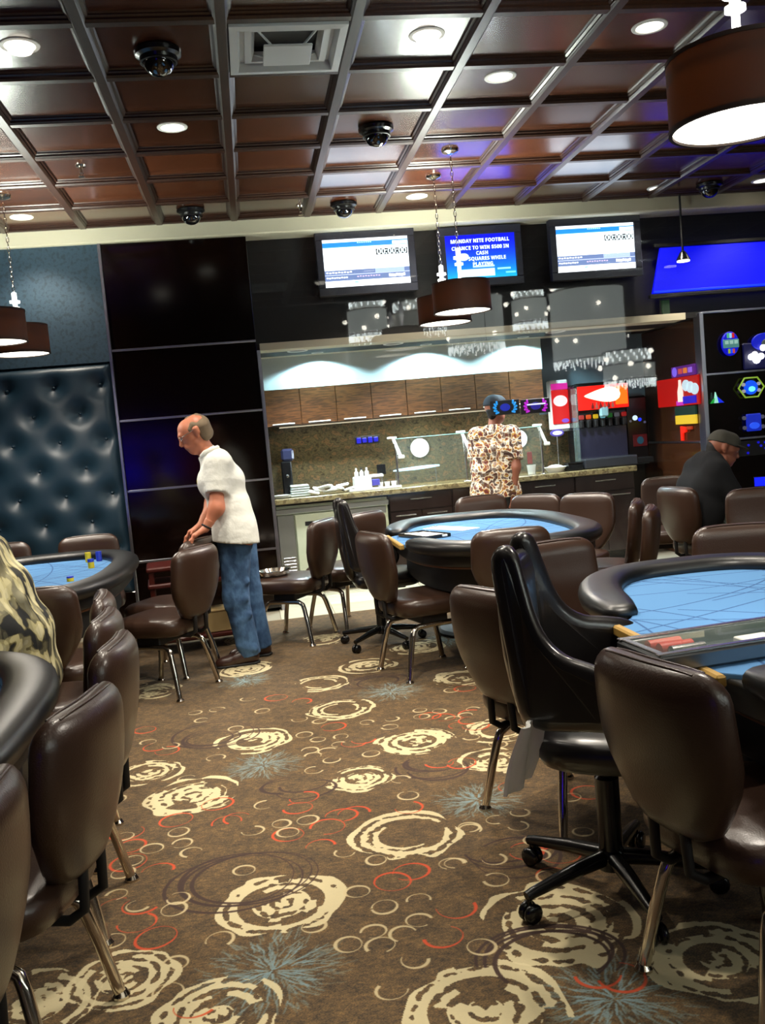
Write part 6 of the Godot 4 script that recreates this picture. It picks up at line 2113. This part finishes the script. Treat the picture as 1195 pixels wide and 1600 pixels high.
func counter_things() -> void:
	var y := 0.925
	var t := thing("napkin_stack", "stack of folded grey white towels beside the black dispenser", "towels", Vector3(0.43, y, -8.82))
	for k in 5:
		obj("folded_towel", box_mb(Vector3(0.004 * (k % 2), 0.012 + 0.022 * k, 0), Vector3(0.19 - 0.004 * k, 0.021, 0.16), 0.008), mat(c8(190 - 8 * (k % 2), 200 - 6 * (k % 2), 192), 0.8), t)
	t = thing("drink_dispenser", "black upright dispenser at the fridge end of the stone worktop", "dispenser", Vector3(0.33, y, -8.98))
	obj("body", box_mb(Vector3(0, 0.17, 0), Vector3(0.1, 0.34, 0.12), 0.012), M.black_plastic, t)
	obj("hopper", box_mb(Vector3(0.02, 0.40, 0), Vector3(0.12, 0.12, 0.12), 0.02), mat(c8(50, 54, 80), 0.15, 0.0, {"coat": 0.5}), t)
	obj("spout", box_mb(Vector3(0.0, 0.2, 0.075), Vector3(0.03, 0.03, 0.04), 0.008), M.steel, t)
	t = thing("plate_stack", "low pile of white plates at the end of the stone worktop", "plates", Vector3(0.26, y, -8.76))
	for k in 3:
		var m := MB.new()
		m.turned([Vector2(0, 0.002 + 0.008 * k), Vector2(0.05, 0.002 + 0.008 * k), Vector2(0.085, 0.012 + 0.008 * k), Vector2(0.086, 0.015 + 0.008 * k), Vector2(0.05, 0.006 + 0.008 * k), Vector2(0, 0.006 + 0.008 * k)], 24)
		obj("plate", m, M.white, t)
	t = thing("napkin_heap", "loose heap of white napkins in the middle of the stone worktop", "napkins", Vector3(0.72, y, -8.80))
	var rng := RandomNumberGenerator.new()
	rng.seed = 21
	for k in 7:
		var m := MB.new()
		m.box(Vector3.ZERO, Vector3(0.13, 0.022, 0.11), 0.009, Transform3D(Basis.from_euler(Vector3(rng.randf_range(-0.25, 0.25), rng.randf() * 3.0, rng.randf_range(-0.2, 0.2))), Vector3(-0.16 + 0.055 * k, 0.03 + 0.02 * (k % 3), rng.randf_range(-0.03, 0.03))))
		obj("napkin", m, M.paper, t)
	t = thing("serving_tray", "long pale tray under the white caddy and small cups", "tray", Vector3(1.14, y, -8.80))
	obj("tray_board", box_mb(Vector3(0, 0.008, 0), Vector3(0.5, 0.014, 0.2), 0.005), M.white, t)
	obj("lip", box_mb(Vector3(0, 0.018, 0.095), Vector3(0.5, 0.012, 0.01), 0.004), M.white, t)
	t = thing("white_caddy", "white caddy holding three small white bottles", "caddy", Vector3(1.03, y + 0.015, -8.81))
	obj("box", box_mb(Vector3(0, 0.06, 0), Vector3(0.17, 0.12, 0.13), 0.01), M.white, t)
	obj("shelf", box_mb(Vector3(0.14, 0.115, 0), Vector3(0.13, 0.03, 0.1), 0.008), M.white, t)
	obj("box_label", box_mb(Vector3(0.125, 0.055, 0.03), Vector3(0.075, 0.06, 0.06), 0.006), mat(c8(60, 56, 150), 0.5), t)
	for k in 3:
		var b := thing("small_bottle", ["small white bottle in the caddy, beside the napkin heap", "small white bottle in the middle of the caddy", "small white bottle in the caddy, beside the black sign"][k], "bottle", Vector3(0.98 + 0.05 * k, y + 0.13, -8.81), 0.0, "bottles in the white caddy")
		var m := MB.new()
		m.turned([Vector2(0, 0), Vector2(0.02, 0), Vector2(0.02, 0.045), Vector2(0.009, 0.06), Vector2(0.009, 0.07), Vector2(0, 0.07)], 14)
		obj("body", m, M.white, b)
		var c := MB.new()
		c.turned([Vector2(0, 0.07), Vector2(0.011, 0.07), Vector2(0.008, 0.088), Vector2(0, 0.088)], 12)
		obj("cap", c, M.white if k != 1 else M.black, b)
	for k in 3:
		var c := thing("small_cup", ["small white cup on the tray, below the black sign", "small white cup on the tray between two others", "small white cup at the outer end of the tray"][k], "cup", Vector3(1.20 + 0.065 * k, y + 0.015, -8.78), 0.0, "small cups on the tray")
		var m := MB.new()
		m.turned([Vector2(0, 0), Vector2(0.02, 0), Vector2(0.028, 0.05), Vector2(0.025, 0.05), Vector2(0.018, 0.004), Vector2(0, 0.004)], 16)
		obj("bowl", m, M.white, c)
	t = thing("table_sign", "small square black sign standing behind the white tray", "sign", Vector3(1.24, y, -8.93))
	obj("plate", box_mb(Vector3(0, 0.18, 0), Vector3(0.085, 0.1, 0.012), 0.003), M.black_plastic, t)
	obj("post", box_mb(Vector3(0, 0.065, 0), Vector3(0.012, 0.13, 0.012), 0.003), M.steel, t)
	obj("base", box_mb(Vector3(0, 0.004, 0), Vector3(0.08, 0.008, 0.06), 0.003), M.steel, t)
	# sneeze guard
	t = thing("sneeze_guard", "glass sneeze guard on three metal posts with white angled brackets", "sneeze guard", Vector3(0, y, -8.74))
	var px := [1.37, 2.04, 2.80]
	for k in 3:
		var m := MB.new()
		m.tube([Vector3(px[k], 0, 0), Vector3(px[k], 0.3, 0), Vector3(px[k] - 0.01, 0.42, 0.02)], 0.012, 8)
		m.turned([Vector2(0, 0), Vector2(0.035, 0), Vector2(0.03, 0.008), Vector2(0, 0.01)], 14, Transform3D(Basis.IDENTITY, Vector3(px[k], 0, 0)))
		obj("post", m, M.steel, t)
		var b := MB.new()
		b.tube([Vector3(px[k] - 0.02, 0.47, 0.0), Vector3(px[k] + 0.03, 0.3, 0.05)], 0.017, 8)
		b.box(Vector3(px[k] - 0.03, 0.475, 0.0), Vector3(0.09, 0.022, 0.04), 0.006)
		b.box(Vector3(px[k] + 0.04, 0.29, 0.05), Vector3(0.06, 0.035, 0.03), 0.008)
		obj("bracket", b, M.white, t)
	for k in 2:
		var g := MB.new()
		g.poly([Vector3(px[k] + 0.01, 0.03, 0.03), Vector3(px[k + 1] - 0.01, 0.03, 0.03), Vector3(px[k + 1] - 0.01, 0.46, 0.03), Vector3(px[k] + 0.01, 0.46, 0.03)], Vector3(0, 0, 1))
		obj("pane", g, M.guard_glass, t)
	var e := MB.new()
	e.box(Vector3(2.085, 0.462, 0.03), Vector3(1.43, 0.008, 0.01), 0.003)
	obj("edge_strip", e, mat(c8(150, 190, 180), 0.1), t)
	# round lamp reflections on the splashback, built as glowing discs with added light
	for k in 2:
		var l := thing("lamp_reflection", ["round white lamp reflection on the splashback before the sneeze guard", "round white lamp reflection on the splashback behind the floral shirt"][k], "lamp", Vector3([1.68, 2.70][k], 1.275, -9.17), 0.0, "round lamp reflections on the splashback")
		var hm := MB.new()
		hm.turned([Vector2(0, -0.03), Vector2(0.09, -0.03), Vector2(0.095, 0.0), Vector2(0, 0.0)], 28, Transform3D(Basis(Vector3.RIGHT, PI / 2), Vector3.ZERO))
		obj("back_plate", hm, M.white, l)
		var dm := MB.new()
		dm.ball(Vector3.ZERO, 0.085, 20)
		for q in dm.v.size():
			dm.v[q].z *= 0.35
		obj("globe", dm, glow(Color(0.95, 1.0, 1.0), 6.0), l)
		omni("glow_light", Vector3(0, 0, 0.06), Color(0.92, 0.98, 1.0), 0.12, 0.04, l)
	t = thing("glow_tube", "slim pointed tube of pale blue light above the worktop", "light tube", Vector3(1.58, 1.085, -8.95), 0.0)
	var gt := MB.new()
	gt.tube([Vector3(-0.22, -0.008, 0), Vector3(-0.15, -0.004, 0), Vector3(0.0, 0.0, 0), Vector3(0.15, 0.006, 0), Vector3(0.24, 0.008, 0)], [0.006, 0.013, 0.017, 0.015, 0.008], 10)
	obj("tube", gt, glow(Color(0.75, 0.93, 1.0), 2.0), t)
	for s in [-0.2, 0.2]:
		obj("post", box_mb(Vector3(s, -0.08, 0), Vector3(0.01, 0.155, 0.01), 0.002), M.steel, t)
	t = thing("bowl", "white low bowl on the worktop beside the last sneeze guard post", "bowl", Vector3(2.95, y, -8.82))
	var bm := MB.new()
	bm.turned([Vector2(0, 0), Vector2(0.07, 0), Vector2(0.11, 0.05), Vector2(0.1, 0.052), Vector2(0.06, 0.01), Vector2(0, 0.01)], 24)
	obj("dish", bm, M.white, t)
	var bf := MB.new()
	bf.ball(Vector3(0, 0.04, 0), 0.085, 16, 0.4)
	obj("napkin", bf, M.paper, t)
	t = thing("dark_box", "low black box on the worktop under the drink dispenser", "box", Vector3(3.13, y, -8.80))
	obj("body", box_mb(Vector3(0, 0.035, 0), Vector3(0.15, 0.07, 0.14), 0.008), M.black_plastic, t)
	obj("lid", box_mb(Vector3(0, 0.075, 0), Vector3(0.16, 0.012, 0.15), 0.004), M.black_plastic, t)
	t = thing("white_cup", "white cup standing behind the last sneeze guard post", "cup", Vector3(2.72, y, -8.86))
	var cm := MB.new()
	cm.turned([Vector2(0, 0), Vector2(0.035, 0), Vector2(0.045, 0.09), Vector2(0.041, 0.09), Vector2(0.032, 0.006), Vector2(0, 0.006)], 18)
	obj("beaker", cm, M.white, t)
	obj("sleeve_band", box_mb(Vector3(0.0, 0.16, -0.03), Vector3(0.05, 0.12, 0.01), 0.003), mat(c8(150, 40, 36), 0.5), t)
	t = thing("oval_sign", "small oval white and violet sign below the red cooler", "sign", Vector3(3.02, 1.305, -8.9))
	obj("plate", disc(0.07, 0.02, 1.0, 0.5), glow(Color(0.35, 0.3, 0.75), 0.7), t)
	obj("centre", disc(0.05, 0.02, 1.0, 0.42, Vector3(0, 0, 0.01)), glow(Color(0.95, 0.95, 1.0), 0.9), t)
	obj("post", box_mb(Vector3(0, -0.2, -0.01), Vector3(0.012, 0.36, 0.01), 0.003), M.steel, t)

func drinks_machines() -> void:
	var t := thing("soda_dispenser", "black soda dispenser with red lit header and white script", "drink dispenser", Vector3(3.50, 0.925, -8.95), 0.03)
	var b := MB.new()
	b.box(Vector3(0, 0.42, -0.1), Vector3(0.57, 0.84, 0.2), 0.02)
	obj("body", b, M.black_plastic, t)
	var hd := MB.new()
	hd.box(Vector3(0, 0.70, 0.03), Vector3(0.57, 0.29, 0.12), 0.03)
	obj("header", hd, M.black_plastic, t)
	obj("header_glow", box_mb(Vector3(0, 0.695, 0.093), Vector3(0.53, 0.235, 0.012), 0.004), glow(Color(0.95, 0.075, 0.008), 1.1), t)
	var sw := PackedVector2Array()
	for k in 16:
		var a := TAU * k / 16
		sw.append(Vector2(0.19 * cos(a), 0.065 * sin(a) + 0.02 * sin(2.0 * a)))
	var sm := MB.new()
	sm.plate(sw, 0.01, 0.002, Transform3D(Basis.IDENTITY, Vector3(-0.01, 0.715, 0.102)))
	obj("script", sm, glow(Color(1.0, 0.95, 0.82), 1.6), t)
	var s2 := MB.new()
	s2.box(Vector3(0.19, 0.70, 0.1), Vector3(0.13, 0.18, 0.008), 0.003)
	obj("side_glow", s2, glow(Color(1.0, 0.45, 0.03), 1.2), t)
	for k in 6:
		var m := MB.new()
		m.plate(PackedVector2Array([Vector2(-0.014, 0), Vector2(0.014, 0), Vector2(0.014, 0.03), Vector2(0.006, 0.042), Vector2(0.006, 0.06), Vector2(-0.006, 0.06), Vector2(-0.006, 0.042), Vector2(-0.014, 0.03)]), 0.008, 0.002, Transform3D(Basis.IDENTITY, Vector3(-0.12 + 0.042 * k, 0.585, 0.108)))
		obj("bottle_picture", m, glow([Color(0.5, 0.08, 0.05), Color(0.7, 0.35, 0.3)][k % 2], 0.7), t)
	for k in 7:
		obj("valve_label", box_mb(Vector3(-0.225 + 0.075 * k, 0.51, 0.055), Vector3(0.055, 0.045, 0.02), 0.008), glow([Color(0.7, 0.2, 0.18), Color(0.85, 0.3, 0.04), Color(0.85, 0.7, 0.03), Color(0.45, 0.75, 0.8), Color(0.05, 0.35, 0.1), Color(0.3, 0.3, 0.33), Color(0.6, 0.04, 0.04)][k], 0.6), t)
		obj("valve", box_mb(Vector3(-0.225 + 0.075 * k, 0.44, 0.045), Vector3(0.04, 0.08, 0.06), 0.01), M.black, t)
	obj("cup_stack", box_mb(Vector3(0.0, 0.55, 0.09), Vector3(0.09, 0.1, 0.05), 0.012), mat(c8(150, 200, 206), 0.5), t)
	obj("splash_plate", box_mb(Vector3(0, 0.25, 0.006), Vector3(0.53, 0.32, 0.012), 0.004), mat(c8(46, 46, 66), 0.2), t)
	obj("drip_tray", box_mb(Vector3(0, 0.05, 0.1), Vector3(0.56, 0.1, 0.2), 0.012), mat(c8(56, 58, 64), 0.25), t)
	obj("side_rail", box_mb(Vector3(-0.29, 0.4, 0.06), Vector3(0.012, 0.8, 0.14), 0.004), M.guard_glass, t)
	t = thing("red_cooler", "narrow red lit drinks cooler with white script and pink top", "cooler", Vector3(3.125, 1.36, -9.05))
	obj("body", box_mb(Vector3(0, 0.22, -0.06), Vector3(0.19, 0.5, 0.12), 0.012), M.white, t)
	obj("upper_glow", box_mb(Vector3(0, 0.405, 0.004), Vector3(0.175, 0.06, 0.012), 0.004), glow(Color(0.85, 0.1, 0.6), 0.8), t)
	obj("front_glow", box_mb(Vector3(0, 0.2, 0.004), Vector3(0.175, 0.34, 0.012), 0.004), glow(Color(0.8, 0.03, 0.02), 0.9), t)
	obj("script", disc(0.07, 0.012, 1.05, 0.8, Vector3(0, 0.26, 0.01)), glow(Color(1.0, 0.8, 0.8), 1.1), t)
	obj("badge", disc(0.035, 0.012, 1.1, 0.6, Vector3(0.04, 0.06, 0.01)), glow(Color(0.5, 0.3, 0.8), 0.8), t)
	obj("shelf_bracket", box_mb(Vector3(0, -0.035, -0.08), Vector3(0.2, 0.03, 0.2), 0.005), M.steel, t)
	t = thing("coffee_machine", "slim black machine with blue white lights and a red emblem plate", "coffee machine", Vector3(3.90, 0.925, -9.02))
	obj("body", box_mb(Vector3(0, 0.34, -0.08), Vector3(0.24, 0.68, 0.2), 0.02), M.black_plastic, t)
	obj("emblem_plate", box_mb(Vector3(0.02, 0.23, 0.024), Vector3(0.15, 0.12, 0.01), 0.004), glow(Color(0.3, 0.03, 0.05), 0.6), t)
	obj("emblem", disc(0.035, 0.012, 1.0, 1.1, Vector3(0.02, 0.23, 0.03)), glow(Color(0.1, 0.28, 0.35), 0.6), t)
	for k in 4:
		obj("button_light", disc([0.012, 0.026, 0.018, 0.012][k], 0.012, 1, 1, Vector3(-0.07 + 0.05 * k, [0.43, 0.46, 0.44, 0.41][k], 0.026)), glow([Color(0.3, 0.3, 0.32), Color(0.8, 0.9, 1.0), Color(0.1, 0.2, 0.95), Color(0.25, 0.25, 0.35)][k], 1.2), t)
	obj("drip_tray", box_mb(Vector3(0, 0.03, 0.06), Vector3(0.23, 0.06, 0.12), 0.01), M.black, t)
	obj("indicator", box_mb(Vector3(-0.09, 0.05, 0.124), Vector3(0.035, 0.018, 0.006), 0.002), glow(Color(0.75, 0.85, 0.05), 1.0), t)

func cart() -> void:
	var t := thing("service_cart", "low dark red wooden cart on casters behind the two brown chairs", "cart", Vector3(-0.47, 0, -6.95), 0.1)
	for s in [[0.1, "shelf"], [0.5, "shelf"], [0.62, "top_board"]]:
		obj(s[1], box_mb(Vector3(0, s[0], 0), Vector3(0.72, 0.035, 0.4), 0.01), M.cherry, t)
	for x in [-1, 1]:
		for z in [-1, 1]:
			obj("post", box_mb(Vector3(x * 0.33, 0.35, z * 0.17), Vector3(0.035, 0.56, 0.035), 0.006), M.cherry, t)
			var c := MB.new()
			c.ball(Vector3(x * 0.31, 0.032, z * 0.15), 0.032, 12)
			c.tube([Vector3(x * 0.31, 0.04, z * 0.15), Vector3(x * 0.31, 0.09, z * 0.15)], 0.01, 6)
			obj("caster", c, M.black_plastic, t)
	t = thing("tan_box", "pale tan box on the lower shelf of the dark red cart", "box", Vector3(-0.30, 0.118, -6.9), 0.15)
	obj("body", box_mb(Vector3(0, 0.075, 0), Vector3(0.3, 0.15, 0.22), 0.006), M.tan, t)
	obj("lid", box_mb(Vector3(0, 0.155, 0), Vector3(0.306, 0.014, 0.226), 0.004), M.tan, t)
	t = thing("metal_dish", "small shiny metal dish on top of the dark red cart", "dish", Vector3(-0.42, 0.638, -6.82))
	var m := MB.new()
	m.turned([Vector2(0, 0), Vector2(0.05, 0), Vector2(0.08, 0.03), Vector2(0.076, 0.032), Vector2(0.048, 0.005), Vector2(0, 0.005)], 20)
	obj("bowl", m, M.steel, t)
